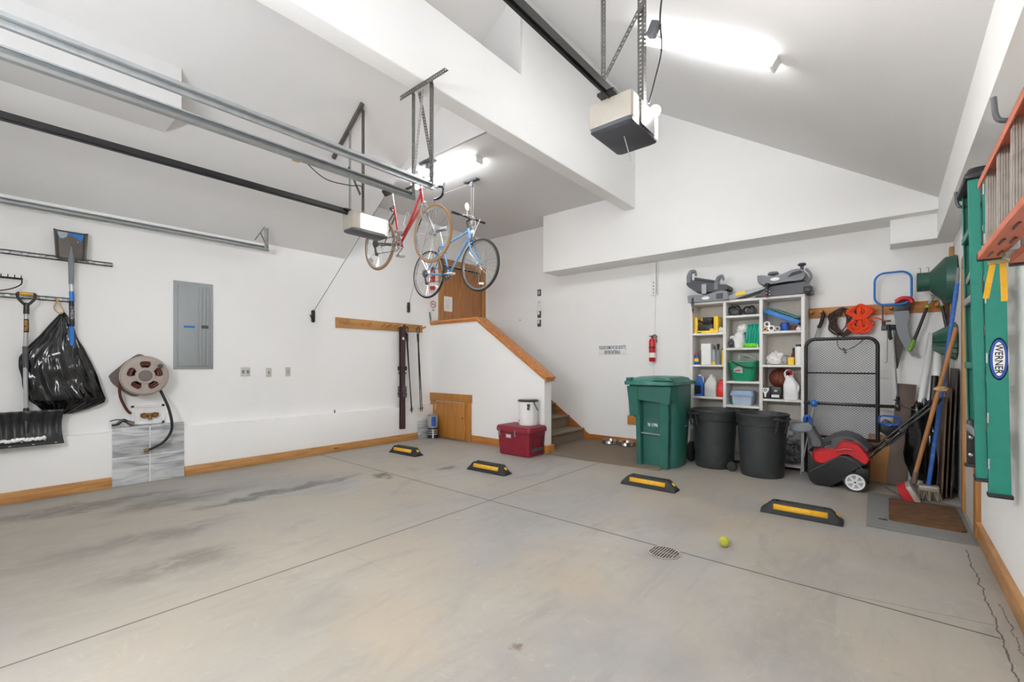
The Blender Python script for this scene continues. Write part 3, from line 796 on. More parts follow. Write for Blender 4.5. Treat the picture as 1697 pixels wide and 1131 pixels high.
    cr = cr.build('crankset', 'chrome' if red else 'dgrey', t)
    ca = math.radians(-8 if not red else 40)
    for sg, yy in ((1, y - .018), (-1, .06)):
        e = BB + V(.17 * math.cos(ca) * sg, yy, .17 * math.sin(ca) * sg)
        MB().beam(BB + V(0, yy, 0), e, .012, .022, (0, 1, 0), .003).build('crank_arm', 'chrome' if red else 'silver', cr)
        o = -1 if yy < 0 else 1
        MB().box(e.x - .04, e.x + .04, min(e.y, e.y + o * .09), max(e.y, e.y + o * .09), e.z - .012, e.z + .012, .004).build('pedal', 'silver' if red else 'white', cr)
    cs = MB()
    for i, rr in enumerate((.055, .048, .042, .036, .03)): cs.lathe([(0, -.001), (rr, -.001), (rr, .001), (0, .001)], V(0, -.052 + .008 * i - .01, 0), 'y', 24)
    cs.build('cassette', 'galv_dk', t)
    MB().beam(BB + V(0, y, .088), (0, y, .048), .004, .008).beam(BB + V(0, y, -.088), (.03, y, -.13), .004, .008).beam((.03, y, -.13), (.0, y, -.04), .004, .008).build('chain', 'galv_dk', t)
    MB().beam((-.005, y - .012, -.02), (.03, y - .012, -.14), .012, .022).cyl((.03, y - .015, -.135), (.03, y + .01, -.135), .022, n=14).tube(spline([(-.01, y - .01, -.02), (-.07, y, .0), (-.05, y, .06), (.03, -.06, .05)]), .003, 6).build('derailleur', 'dgrey', t)
    for p in (hb + V(.03, 0, -.04), V(.02, 0, .0) + (sc * .78)):
        br = MB(); br.tube(spline([p + V(0, -.045, -.02), p + V(.01, -.04, .03), p + V(.01, 0, .055), p + V(.01, .04, .03), p + V(0, .045, -.02)]), .006, 8)
        br.build('brake', 'chrome' if red else 'dgrey', t)
    rf = sc - su * .06 + V(-.05, 0, .02)
    if red:
        MB().cyl(rf, rf + V(-.02, 0, 0), .028, n=18).beam(sc - su * .05, rf, .008, .008).build('rear_reflector', 'dgrey', t)
        q = BB + (hb - BB) * .45 + V(-.02, 0, .04)
        MB().tube([q + V(-.04, -.02, -.03), q + V(-.08, -.02, .0), q + V(-.03, -.02, .13), q + V(.01, -.02, .12), q + V(.02, -.02, .08)], .004, 6).build('bottle_cage', 'white', t)
        MB().lathe([(R - .085, -.001), (R - .05, -.001), (R - .05, .001), (R - .085, .001)], (0, -.018, 0), 'y', 40).bm.free()
        MB().box(-.19, -.115, -.02, -.012, -.20, -.165, 0, ((-.15, -.016, -.18), Matrix.Rotation(.7, 3, 'Y'))).build('spoke_reflector', 'lgrey', t)
    else:
        MB().box(WB + .0, WB + .09, -.02, -.01, -.25, -.222, .004, ((WB, 0, -.23), Matrix.Rotation(.15, 3, 'Y'))).build('spoke_reflector', 'white', t)
        p = hb + V(.035, 0, .08)
        MB().sphere(p, .03).tube(spline([p, p + V(.02, 0, -.03), hb + V(.03, 0, .0)]), .005, 6).build('headlamp', 'white', t)
        MB().box(.27, .35, -.03, .03, .22, .30, .006, ((.3, 0, .26), Matrix.Rotation(.5, 3, 'Y'))).build('seat_bag', 'lgrey', t)
    t.location = loc; t.rotation_euler = (0, -pitch, rz)
    return t
M['gumtyre'] = M['gumwall']
bike('red', (-5.03, 3.31, 2.775), math.radians(0), math.radians(-3.0), 'red step-through bicycle with drop handlebars and tan tyres hanging from the ceiling')
bike('blue', (-5.09, 4.16, 2.525), math.radians(0), math.radians(-.5), 'sky blue flat-bar bicycle hanging from the ceiling in front of the wooden door')
# hoists
def hoist(x, y, z, label, drops):
    t = thing('bike_hoist', (x, y, z - .1), label, 'bike hoist', 'bicycle hoist pulleys under the flat ceiling')
    MB().box(x - .12, x + .12, y - .035, y + .035, z - .022, z - .002, .004).build('base_plate', 'dgrey', t)
    MB().box(x - .025, x + .025, y - .012, y + .012, z - .075, z - .02, .004).cyl((x, y - .018, z - .06), (x, y + .018, z - .06), .024, n=16).build('pulley', 'mgrey', t)
    m = MB()
    for d in drops: m.tube(d, .0025, 5)
    m.build('cord', 'rope', t)
hoist(-4.21, 4.16, 3.655, 'grey pulley block on the flat ceiling above the blue bicycle handlebar', [[(-4.20, 4.15, 3.6), (-4.22, 4.15, 3.06)], [(-4.17, 4.16, 3.6), (-4.19, 4.16, 3.06)], [(-4.21, 4.14, 3.6), (-4.9, 4.13, 3.6)]])
hoist(-4.22, 3.44, 3.655, 'dark pulley block on the ceiling directly above the red bicycle handlebar', [[(-4.22, 3.42, 3.6), (-4.24, 3.37, 3.42)], [(-4.22, 3.44, 3.6), (-4.9, 3.44, 3.6)]])
def hookset(x, y, z0, z1, label):
    t = thing('hoist_hook', (x, y, z0), label, 'hook', 'hoist hooks holding the bicycles')
    m = MB().box(x - .018, x + .018, y - .01, y + .01, z1 - .07, z1, .004); m.build('block', 'mgrey', t)
    MB().tube(spline([(x, y, z1 - .06), (x, y, z0 + .04), (x + .03, y, z0), (x + .05, y, z0 + .05)]), .005, 8).build('hook_arm', 'lgrey', t)
hookset(-4.23, 3.38, 3.30, 3.46, 'grey hook hanging under the pulley at the red bicycle handlebar')
hookset(-4.19, 4.15, 2.99, 3.12, 'pale hook under the pulley at the blue bicycle handlebar')
hoist(-5.0, 3.44, 3.655 if False else 3.40, 'pulley near the slope above the red bicycle saddle', [[(-5.0, 3.42, 3.36), (-5.3, 3.40, 3.30)]]) if False else None
def cleat(y, z, top, label):
    t = thing('rope_cleat', (XL, y, z - .09), label, 'cleat', 'rope cleats on the left wall')
    m = MB(); m.loft([[(XL + .001 + h, y + a, z + b) for a, b in rrect(0, 0, .045 - q, .17 - q, .02 - q / 2)] for h, q in ((0, 0), (.02, .0), (.03, .02))]); m.build('base', 'black', t)
    m = MB().tube(spline([(XL + .03, y - .02, z - .05), (XL + .06, y - .05, z - .02), (XL + .05, y - .06, z + .01)]), .007, 8); m.build('horn', 'black', t)
    MB().tube([(XL + .03, y, z + .07), top], .003, 6).build('cord', 'darkrope', t)
cleat(2.93, 1.89, (-4.90, 3.44, 3.60), 'black cleat with a taut cord on the left wall, left of the ski rack')
cleat(4.52, 2.16, (-4.9, 4.14, 3.60), 'black cleat with a taut cord on the left wall above the ski poles')
# ------------------------------------------------------------------ left wall
def slot_rail(z, y1, label):
    m = MB(); x = XL + .022; y = YF + .2
    ys = [y]
    while ys[-1] < y1 - .13: ys.append(ys[-1] + .11)
    m.box(XL + .001, x, y, y1, z + .012, z + .02).box(XL + .001, x, y, y1, z - .02, z - .012)
    m.box(x - .003, x, y, y1, z + .011, z + .02).box(x - .003, x, y, y1, z - .02, z - .011)
    for q in ys: m.box(x - .003, x, q, q + .035, z - .012, z + .012)
    m.box(x - .003, x, y1 - .03, y1, z - .012, z + .012)
    return tag(m.build('wall_rail', 'galv'), label, 'tool rail')
slot_rail(2.245, .857, 'upper slotted steel rail on the left wall, running behind the square shovel')
slot_rail(1.855, .56, 'lower slotted steel rail on the left wall, behind the yellow snow shovel grip')
# square shovel hung blade up
t = thing('square_shovel', (-5.98, .55, 1.4), 'square point shovel with a blue and black shaft, blade up in the upper wall rail', 'shovel')
def bl(u, v):
    y = .55 + (u - .5) * (.235 + .0 * v - .03 * (1 - v)); z = 2.235 + .27 * v
    edge = abs(u - .5) * 2
    x = -6.0 + .045 * v * 0 + .05 * max(0, edge - .75) * 4 * .6 + .03 * (1 - v) * (1 - edge) + .02
    return (x, y, z)
MB().grid(bl, 16, 10).build('blade', mat('shovel_steel', '#5d5853', .45, .5, var=.12, vscale=10), t, solid=.003)
lb = MB().prism([(.452, 2.49), (.645, 2.49), (.625, 2.43), (.60, 2.405), (.50, 2.405), (.47, 2.43)], -5.976, -5.9745, 'x').build('label', 'blue_b', t)
MB().prism([(.452, 2.49), (.53, 2.49), (.52, 2.43), (.48, 2.43)], -5.9742, -5.9738, 'x').build('label_panel', 'lgrey', lb)
text('KOBALT', .075, (-5.9735, .565, 2.413), (0, -1, 0), (0, 0, -1), 'whitepap', lb, 'label_lettering')
MB().tube([(-5.965, .55, 2.36), (-5.96, .551, 2.24), (-5.955, .552, 2.0)], [.006, .022, .019], 14).build('socket', 'mgrey', t)
for z0, z1, m in ((2.0, 1.93, 'silver'), (1.93, 1.84, 'blue_b'), (1.84, 1.60, 'black'), (1.60, 1.40, 'blue_b')):
    MB().cyl((-5.955 - .075 * max(0, 1.75 - z0), .553, z0), (-5.955 - .075 * max(0, 1.75 - z1), .558, z1), .019, n=14).build('shaft', m, t)
text('KOBALT', .12, (-5.934, .555, 1.73), (0, 0, 1), (0, -1, 0), 'lgrey', t, 'shaft_lettering')
# garden rake
t = thing('garden_rake', (-5.97, .1, 1.9), 'black bow rake head with short tines at the left edge', 'rake')
m = MB().beam((-5.95, -.18, 2.005), (-5.95, .24, 2.003), .012, .018, bev=.002)
for i in range(11): m.tube([(-5.95, -.17 + i * .04, 2.005), (-5.93, -.17 + i * .04, 2.035)], [.005, .002], 6)
m.build('rake_head', 'blackmetal', t)
MB().tube(spline([(-5.95, .235, 2.0), (-5.95, .225, 1.95), (-5.95, .15, 1.90), (-5.96, .03, 1.875), (-5.95, -.09, 1.90), (-5.95, -.17, 2.0)]), .005, 8).build('bow', 'blackmetal', t)
MB().cyl((-5.96, .03, 1.9), (-5.97, .02, .9), .014, n=12).build('handle', 'woodpole', t)
# snow shovel
t = thing('snow_shovel', (-5.88, .25, .5), 'black snow shovel with a yellow D-grip and grey shaft hanging on the left wall', 'shovel')
X = -5.92
MB().tube(spline([(X, .205, 1.875), (X, .21, 1.83), (X, .235, 1.79), (X, .258, 1.765)]), .011, 10).tube(spline([(X, .315, 1.875), (X, .31, 1.83), (X, .285, 1.79), (X, .262, 1.765)]), .011, 10).tube([(X, .26, 1.79), (X, .26, 1.69)], [.018, .02], 14).tube([(X, .205, 1.86), (X, .205, 1.876), (X, .315, 1.876), (X, .315, 1.86)], .009, 10).build('d_grip', 'black', t)
MB().cyl((X, .218, 1.87), (X, .302, 1.87), .013, n=14).build('grip_sleeve', 'yellow2', t)['label'] = 'yellow grip sleeve'
MB().cyl((X, .26, 1.70), (-5.94, .255, 1.39), .0155, n=14).cyl((-5.94, .255, 1.21), (-5.96, .26, .80), .0155, n=14).build('shaft', 'silver', t)
MB().cyl((-5.94, .255, 1.40), (-5.945, .257, 1.20), .0195, n=14).build('foam_sleeve', 'dgrey', t)
lb = MB().cyl((X - .001, .26, 1.645), (X - .004, .26, 1.525), .0163, n=14).build('label', 'black', t)
text('TRUPER', .10, (X + .017, .258, 1.585), (0, 0, 1), (0, -1, 0), 'yellow2', lb, 'label_lettering')
def sb(u, v):
    y = -.16 + .655 * u; z = .51 + .31 * v
    x = -5.90 + .09 * (1 - math.sin(PI * min(1, v * .9))) * .8 - .02 + .008 * math.cos(u * 2 * PI * 9) * (1 if .25 < v < .95 else 0)
    if v > .9: x -= .01
    y -= .012 * math.sin(v * PI) * (1 if u > .5 else -1)
    return (x, y, z)
bd = MB().grid(sb, 60, 14).build('blade', 'black', t, solid=.006)
for i in range(9): MB().box(-5.812, -5.80, -.13 + i * .07, -.115 + i * .07, .525 + (i % 2) * .03, .532 + (i % 2) * .03).build('rivet_slot', 'lgrey', bd)
m = MB()
for i in range(22): m.sphere((-5.812, .10 + i * .0125, .575 + random.uniform(-.006, .008)), random.uniform(.012, .019), n=8, k=6)
m.build('worn_label', 'whitepap', bd)['label'] = 'worn white sticker'
MB().tube([(-5.96, .26, .84), (-5.93, .26, .74), (-5.90, .26, .62)], [.019, .024, .012], 12).build('blade_socket', 'black', t)
# hanging rubbish bag
t = thing('rubbish_bag', (-5.93, .5, .76), 'large shiny black plastic bag tied with a pale string, hanging on the left wall', 'bag')
secs = [(1.735, .49, .512, .015), (1.70, .465, .535, .03), (1.60, .405, .575, .05), (1.5, .345, .60, .065), (1.4, .275, .64, .08), (1.3, .225, .672, .09), (1.2, .222, .705, .10), (1.1, .235, .74, .105), (1.0, .25, .775, .11), (.9, .285, .81, .105), (.86, .33, .80, .09), (.80, .37, .68, .07), (.765, .43, .57, .04)]
ks = len(secs); rings = []
def bagring(f):
    i = min(int(f * (ks - 1)), ks - 2); r = f * (ks - 1) - i; a, b = secs[i], secs[i + 1]
    z, y0, y1, d = [a[j] * (1 - r) + b[j] * r for j in range(4)]
    pts = []; n = 150
    for j in range(n):
        th = 2 * PI * j / n; cy, cx = math.cos(th), math.sin(th)
        fold = math.sin(th * 9 + 2.0 * math.sin(z * 7) + z * 3) * .5 + math.sin(th * 17 + z * 11) * .3
        k = 1 + .16 * fold * (1.4 - f * .8); crease = abs(noise.noise(Vector((cy * 3.5 + 5, cx * 3.5, z * 4)))) * .16 + abs(noise.noise(Vector((cy * 8, cx * 8 + 3, z * 9)))) * .07
        nn = noise.noise(Vector((cy * 2.2, cx * 2.2, z * 5))) * (.10 + .12 * f)
        yy = (y0 + y1) / 2 + cy * (y1 - y0) / 2 * (1 + nn * .5); xx = XL + .012 + d * .5 + cx * d * .5 * k * (1 + nn * 2.2 + crease * 3.5)
        if cx < 0: xx = max(XL + .008, xx)
        pts.append((max(xx, -5.985 if z < .57 else XL + .006), yy, z + nn * .05 * (1 if 0 < f < 1 else 0)))
    return pts
MB().loft([bagring(i / 80) for i in range(81)]).build('bag_film', 'bag', t, smooth=80)
MB().tube(spline([(-6.03, .45, 1.86), (-6.0, .48, 1.80), (-5.99, .50, 1.735), (-5.985, .47, 1.72), (-6.0, .44, 1.77), (-6.03, .47, 1.85)]), .006, 6).build('tie_string', 'tan', t)
MB().tube([(-5.885, .42, 1.325), (-5.875, .47, 1.345)], .008, 8).build('tag_end', 'whitepap', t)

# hose reel
t = thing('hose_reel', (-5.95, 1.06, .9), 'taupe wall mounted hose reel with a brown and black hose', 'hose reel')
m = MB(); poly = [(.835, 1.10), (.845, 1.14), (1.02, 1.315), (1.10, 1.335), (1.22, 1.20), (1.2, .98), (1.05, .905), (.97, .93), (.86, 1.04)]
m.prism(spline2(poly + [poly[0]], 4)[:-1], XL + .001, XL + .03, 'x', .006); m.build('back_plate', 'reel_dk', t)
c = (-5.82, 1.08, 1.12)
MB().cyl((XL + .03, 1.08, 1.12), (-5.82, 1.08, 1.12), .07, n=24).build('axle', 'reel_dk', t)
MB().lathe([(.05, -.165), (.19, -.165), (.195, -.155), (.19, -.145), (.05, -.145)], c, 'x', 48).build('rear_flange', 'reel_dk', t)
h = MB()
for i in range(4):
    for j, r in enumerate((.12, .145, .165)): h.torus((c[0] - .125 + i * .033, c[1], c[2]), r - (.008 if i % 2 else 0), .013, 'x', 36, 8)
h.build('coiled_hose', 'brown_hose', t)
d = MB()
def dome(r): return .012 * (1 - (r / .2) ** 2)
d.lathe([(.148, .004), (.185, .0), (.198, -.012), (.203, -.02), (.198, -.025), (.148, -.012), (.148, .004)], c, 'x', 60)
d.lathe([(.0, .014), (.08, .012), (.085, -.004), (0, -.004)], c, 'x', 48)
for i in range(5):
    a0 = 2 * PI * (i + .02) / 5 + .9; n = 6; w0, w1 = .36, .30
    P = []
    for k in range(n + 1):
        r = .08 + (.15 - .08) * k / n; hw = .40 - .16 * math.sin(PI * k / n)
        P.append([(c[0] + h_, c[1] + r * math.cos(a0 + s * hw), c[2] + r * math.sin(a0 + s * hw)) for s, h_ in ((-1, .004), (0, .006), (1, .004), (1, -.01), (0, -.01), (-1, -.01))])
    d.loft(P)
d.build('front_disc', 'reel', t)
MB().lathe([(0, .022), (.05, .02), (.058, .012), (.058, .0)], c, 'x', 30).build('hub_cap', 'reel_dk', t)
MB().cyl((c[0] + .0, c[1] + .115, c[2] + .10), (c[0] + .05, c[1] + .115, c[2] + .10), .016, .022, 16).build('crank_knob', 'dgrey', t)
MB().tube(spline([(-5.93, .93, 1.15), (-5.93, .90, 1.05), (-5.95, .905, .92), (-6.0, .95, .80), (-6.02, .985, .74), (-6.03, 1.0, .73)]), .0125, 10).build('feed_hose', 'brown_hose', t)
hz_ = MB().tube(spline([(-5.92, 1.2, 1.02), (-5.90, 1.245, .90), (-5.88, 1.29, .76), (-5.87, 1.315, .60), (-5.87, 1.30, .50), (-5.88, 1.24, .41), (-5.90, 1.16, .36), (-5.91, 1.12, .345)]), .0135, 10).build('garden_hose', 'black', t)
MB().cyl((-5.91, 1.125, .347), (-5.915, 1.085, .335), .017, n=12).build('hose_coupling', 'brass', t)['label'] = 'brass hose coupling'
t = thing('spray_nozzle', (-5.99, .92, .60), 'black spray nozzle lying on the ledge above the marble tile', 'nozzle')
MB().tube(spline([(-5.99, .845, .62), (-5.985, .89, .63), (-5.98, .93, .665), (-5.975, .975, .64)]), [.012] * 8 + [.015] * 8 + [.017] * 8 + [.017], 10).tube(spline([(-5.985, .83, .665), (-5.985, .88, .675), (-5.985, .92, .67)]), .005, 8).build('body', 'black', t)
MB().cyl((-5.975, .965, .645), (-5.97, 1.01, .618), .02, .026, 16).build('nozzle_head', 'galv_dk', t)
# recessed valve box
t = thing('hose_bib_box', (-6.04, 1.14, .60), 'white recessed valve box with two corroded brass taps below the hose reel', 'valve box')
MB().box(XL + .001, XL + .016, 1.005, 1.03, .60, .805, .002).box(XL + .001, XL + .016, 1.26, 1.285, .60, .805, .002).box(XL + .001, XL + .016, 1.005, 1.285, .60, .625, .002).box(XL + .001, XL + .016, 1.005, 1.285, .78, .805, .002).box(XL + .0005, XL + .004, 1.01, 1.28, .61, .80).build('frame', 'white', t)
m = MB()
for y in (1.11, 1.20): m.lathe([(0, .05), (.018, .05), (.026, .04), (.03, .02), (.02, .0)], (XL + .004, y, .695), 'x', 12)
m.tube([(XL + .02, 1.08, .695), (XL + .02, 1.23, .70)], .02, 10).cyl((XL + .03, 1.155, .69), (XL + .04, 1.155, .65), .016, n=12); m.build('taps', 'brass', t)

# electric panel
t = thing('electrical_panel', (XL, 1.556, 1.18), 'tall grey electrical panel with a strip of blue tape on the left wall', 'electrical panel')
MB().box(XL + .001, XL + .012, 1.366, 1.746, 1.18, 2.165, .004).build('trim_cover', 'panelgrey', t)
d = MB().box(XL + .012, XL + .030, 1.405, 1.705, 1.215, 2.125, .004).build('door', 'panelgrey', t)
MB().box(XL + .030, XL + .037, 1.60, 1.625, 1.23, 2.11, .001).box(XL + .030, XL + .037, 1.64, 1.66, 1.23, 2.11, .001).box(XL + .030, XL + .037, 1.675, 1.69, 1.23, 2.11, .001).build('pressed_rib', 'panelgrey', d)
MB().box(XL + .030, XL + .040, 1.62, 1.69, 1.645, 1.68, .002).build('latch', 'dgrey', d)
MB().box(XL + .030, XL + .0325, 1.455, 1.56, 1.645, 1.67).build('tape_strip', 'tapeblue', d)['label'] = 'blue tape strip'
for y, z in ((1.38, 1.2), (1.73, 1.2), (1.38, 2.145), (1.73, 2.145)):
    MB().sphere((XL + .012, y, z), .007, n=10, k=6).build('screw', 'chrome', t)
# small wall plates on the left wall
def plate_x(y, z, w, h, label, kind):
    t = thing('wall_outlet' if kind != 'switch' else 'light_switch', (XL, y, z), label, 'outlet' if kind != 'switch' else 'light switch')
    MB().box(XL + .0005, XL + .007, y - w / 2, y + w / 2, z - h / 2, z + h / 2, .003).build('cover_plate', 'plate', t)
    if kind == 'double':
        for dy in (-.026, .026): MB().box(XL + .007, XL + .009, y + dy - .014, y + dy + .014, z - .02, z + .02, .001).build('jack', 'mgrey', t)
    elif kind == 'jack': MB().box(XL + .007, XL + .009, y - .006, y + .006, z - .014, z + .012).build('jack', 'dgrey', t)
    else: MB().box(XL + .007, XL + .011, y - .014, y + .014, z - .033, z + .033, .002).build('rocker', 'lgrey', t)
plate_x(2.09, 1.142, .105, .112, 'white double jack wall plate, leftmost of the three plates on the left wall', 'double')
plate_x(2.358, 1.13, .068, .114, 'white single jack wall plate, middle of the three plates on the left wall', 'jack')
plate_x(2.597, 1.135, .068, .118, 'white rocker switch, rightmost of the three plates on the left wall', 'switch')
# peg on the ledge
t = MB().lathe([(0, 0), (.012, 0), (.008, .02), (.006, .045), (0, .05)], (-6.0, 3.22, .545), 'z', 10).build('small_stopper', 'dgrey')
tag(t, 'tiny dark stopper standing on the white ledge of the left wall', 'stopper')
# ski rack
t = thing('ski_rack', (XL, 4.02, 1.76), 'pine board with pairs of wooden pegs on the left wall', 'ski rack')
MB().prism([(3.254, 1.757), (4.80, 1.762), (4.80, 1.885), (3.254, 1.905)], XL + .001, XL + .02, 'x', .003).build('board', 'pine_y', t)
for y in (3.31, 3.66, 4.00, 4.29, 4.66):
    for dy in (0, .10):
        MB().tube([(XL + .02, y + dy, 1.82), (XL + .15, y + dy, 1.85)], .0135, 10).build('peg', 'peg', t)
# skis, bases against each other
def ski():
    t = thing('ski', (0, 0, 0), '', '', None)
    pts = []
    n = 26
    for i in range(n + 1):
        s = i / n; z = 1.66 * s; w = .036 + .012 * abs(s - .45) * 2
        if s > .94: w *= (1 - (s - .94) / .06 * .8)
        x = 0 if s < .9 else (s - .9) ** 2 * 4.5
        x += .008 * math.sin(PI * s)
        pts.append([(x + .006 * a, b * w, z) for a, b in ((-1, -1), (1, -.92), (1, .92), (-1, 1))])
    MB().loft(pts).build('blade', 'skitop', t)
    MB().box(.012, .06, -.03, .03, .58, .68, .01).tube([(.035, -.05, .56), (.035, .05, .56)], .01, 8).box(.02, .075, -.022, .022, .50, .58, .01).build('toe_binding', 'dgrey', t)
    MB().box(.012, .07, -.03, .03, .93, 1.0, .012).tube(spline([(.03, -.035, .90), (.07, 0, .88), (.03, .035, .90)]), .007, 8).build('heel_binding', 'black', t)
    MB().box(.0075, .0095, -.018, .018, 1.38, 1.46, .001).build('sticker', 'whitepap', t)
    return t
s1 = ski(); s1.location = (-5.93, 4.33, .20)
tag(s1, 'dark ski of the hanging pair, its bindings facing the room', 'ski', 'pair of skis on the rack')
s2 = dup(s1, (-5.965, 4.33, .20), PI, 'ski of the hanging pair lying against the wall behind its twin'); s2.location.x = -5.967
def pole():
    t = thing('ski_pole', (0, 0, 0), 'p', 'ski pole')
    MB().tube([(0, 0, 0), (0, 0, .03), (0, 0, 1.18)], [.003, .007, .009], 8).build('shaft', 'blackmetal', t)
    MB().tube([(0, 0, 1.14), (0, 0, 1.17), (0, 0, 1.27), (0, 0, 1.28)], [.011, .015, .018, .012], 10).build('grip', 'black', t)
    MB().lathe([(.004, 0), (.032, .004), (.032, .009), (.006, .014)], (0, 0, .05), 'z', 14).build('basket', 'black', t)
    MB().tube(spline([(0, 0, 1.26), (.02, .02, 1.33), (.01, .01, 1.40), (-.02, -.01, 1.34), (0, 0, 1.27)]), .005, 6).build('strap', 'blackmatte', t)
    return t
def pole_at(o, y0, y1, z0, x, label):
    o.location = (x, y0, z0); o.rotation_euler = (math.asin(max(-1, min(1, -(y1 - y0) / 1.35))), math.radians(-2), 0); tag(o, label, 'ski pole', 'ski poles on the rack')
p = pole(); pole_at(p, 4.46, 4.40, .44, -5.88, 'black ski pole hanging just right of the skis, the nearer of that crossed pair')
q = copy_tree(p); pole_at(q, 4.50, 4.41, .46, -5.92, 'black ski pole beside the skis, its tip the farther right of that pair')
q = copy_tree(p); pole_at(q, 4.655, 4.63, .45, -5.90, 'black ski pole on the last rack peg, left tip of that straight pair')
q = copy_tree(p); pole_at(q, 4.705, 4.65, .45, -5.92, 'black ski pole on the last rack peg, right tip of that straight pair')
# leaning tile and paint cans
t = MB().box(-5.955, -5.94, 4.64, 4.93, .002, .31, .001, ((-5.95, 4.8, 0), Matrix.Rotation(-.04, 3, 'Y'))).build('marble_tile', 'marble'); tag(t, 'grey marbled tile leaning on the left wall beside the stacked cans', 'tile')
def can(z, label, lab):
    t = thing('paint_can', (-5.80, 4.83, z), label, 'paint can', 'stacked paint cans')
    c = (-5.80, 4.83, z)
    MB().lathe([(0, .0), (.082, 0), (.086, .004), (.083, .008), (.083, .185), (.086, .19), (.082, .193), (.07, .188), (0, .186)], c, 'z', 32).build('can_body', 'galv', t)
    m = MB(); m.lathe([(.0838, .012), (.0842, .014), (.0842, .18), (.0838, .182)], c, 'z', 32); m.build('paper_label', lab, t)
    return t
c1 = can(.001, 'lower paint can, black and white label, underneath the silver one', 'black')
MB().box(-5.80 + .05, -5.80 + .075, 4.83 - .06, 4.83 - .045, .02, .16).build('label_patch', 'whitepap', c1)
m = MB()
for i in range(3): m.lathe([(.0846, .07 + i * .035), (.0848, .071 + i * .035), (.0848, .082 + i * .035), (.0846, .083 + i * .035)], (-5.80, 4.83, .001), 'z', 32)
m.build('label_stripe', 'lgrey', c1)
c2 = can(.196, 'upper paint can with a silver label, stacked beside the low wooden door', 'silver')
m = MB(); m.loft([[(-5.80 + r * math.cos(a), 4.83 + r * math.sin(a), z) for a in [(-1.0 + .9 * k / 6) for k in range(7)]] for z, r in ((.21, .0848), (.37, .0848))], cap=False); m.build('label_panel', 'blue', c2)

# ------------------------------------------------------------------ on and near the pony wall
t = thing('cooler', (-3.88, 4.81, 0), 'crimson hard cooler standing against the white half wall', 'cooler')
cx, cy = -3.885, 4.80
m = MB(); m.loft([[(x, y, z) for x, y in rrect(cx, cy, w, d, .035)] for z, w, d in ((.001, .50, .33), (.012, .52, .35), (.32, .56, .385))]); body = m.build('body', 'crimson', t)
m = MB(); m.loft([[(x, y, z) for x, y in rrect(cx, cy, w, d, .04)] for z, w, d in ((.32, .58, .40), (.325, .595, .41), (.37, .595, .41), (.395, .57, .39), (.40, .52, .35))]); lid = m.build('lid', 'crimson', t)
for x in (cx - .21, cx + .06):
    MB().tube([(x, cy - .205, .345), (x - .01, cy - .215, .30), (x + .012, cy - .215, .27)], [.012, .008, .013], 8).build('latch', 'mgrey', t)
bp = MB().box(cx - .12, cx - .03, cy - .1935, cy - .187, .235, .285, .002).build('badge', 'lgrey', t)
text('YETI', .065, (cx - .075, cy - .194, .26), (1, 0, 0), (0, 0, 1), 'whitepap', bp, 'badge_lettering')
m = MB().box(cx + .255, cx + .283, cy - .12, cy + .10, .25, .275, .004).box(cx + .245, cx + .285, cy - .13, cy - .10, .08, .275, .004).box(cx + .245, cx + .285, cy + .09, cy + .12, .08, .275, .004); m.build('side_handle_recess', mat('crimson_dark', '#54101f', .5), t)
MB().box(cx + .235, cx + .29, cy - .13, cy + .11, .07, .115, .008).build('grip_bar', 'dgrey', t)
t = thing('round_bucket', (-3.80, 4.85, .40), 'white lidded bucket with a black rim strap on top of the cooler', 'bucket')
c = (-3.80, 4.84, .401)
m = MB().lathe([(0, 0), (.118, 0), (.124, .006), (.136, .30), (.132, .335), (0, .335)], c, 'z', 40); m.build('pail', 'white', t)
MB().lathe([(.0, .352), (.10, .352), (.138, .347), (.144, .336), (.144, .326), (.134, .322)], c, 'z', 40).build('lid', 'black', t)
MB().lathe([(0, .3535), (.09, .3535), (.09, .3515)], c, 'z', 40).build('lid_window', 'lgrey', t)
MB().beam((c[0] + .12, c[1] - .05, .745), (c[0] + .19, c[1] - .03, .61), .02, .006).build('strap', 'black', t)
MB().box(c[0] + .075, c[0] + .115, c[1] - .122, c[1] - .105, .655, .70, .003).box(c[0] + .078, c[0] + .112, c[1] - .126, c[1] - .112, .62, .65, .002).build('latch', 'dgrey', t)
m = MB()
for z in (.45, .56, .66): m.box(c[0] - .075, c[0] - .055, c[1] - .1125, c[1] - .108, z, z + (.03 if z < .5 else .005))
m.build('volume_marks', 'mgrey', t)
# papers and signs near the door
t = thing('notice_sheet', (XL + .014, 5.37, 2.16), 'white printed notice taped to the wooden house door', 'notice')
MB().box(XL + .013, XL + .015, 5.28, 5.475, 2.17, 2.435).build('paper', 'whitepap', t)
m = MB()
for i in range(9): m.box(XL + .015, XL + .0158, 5.31, 5.445 - (.03 if i % 3 else 0), 2.385 - i * .02, 2.389 - i * .02)
m.build('printed_lines', 'lgrey', t)
t = thing('no_smoking_sign', (XL, 5.05, 2.19), 'round no smoking sticker on the left wall beside the house door', 'sign')
MB().lathe([(.05, .0), (.05, .002), (.062, .002), (.062, 0)], (XL + .001, 5.045, 2.265), 'x', 32).beam((XL + .003, 5.01, 2.30), (XL + .003, 5.08, 2.23), .002, .011, (1, 0, 0)).build('red_ring', 'red', t)
MB().box(XL + .001, XL + .002, 5.0, 5.09, 2.22, 2.31).bm.free()
MB().box(XL + .0015, XL + .003, 5.012, 5.075, 2.259, 2.27).box(XL + .001, XL + .002, 5.02, 5.07, 2.155, 2.165).build('cigarette_symbol', 'dgrey', t)
text('NO\nSMOKING', .06, (XL + .001, 5.045, 2.175), (0, 1, 0), (0, 0, 1), 'dgrey', t, 'sign_lettering')
t = thing('leaflet_stack', (-6.0, 5.02, 1.97), 'white leaflets propped against the left wall on the pine cap', 'leaflets')
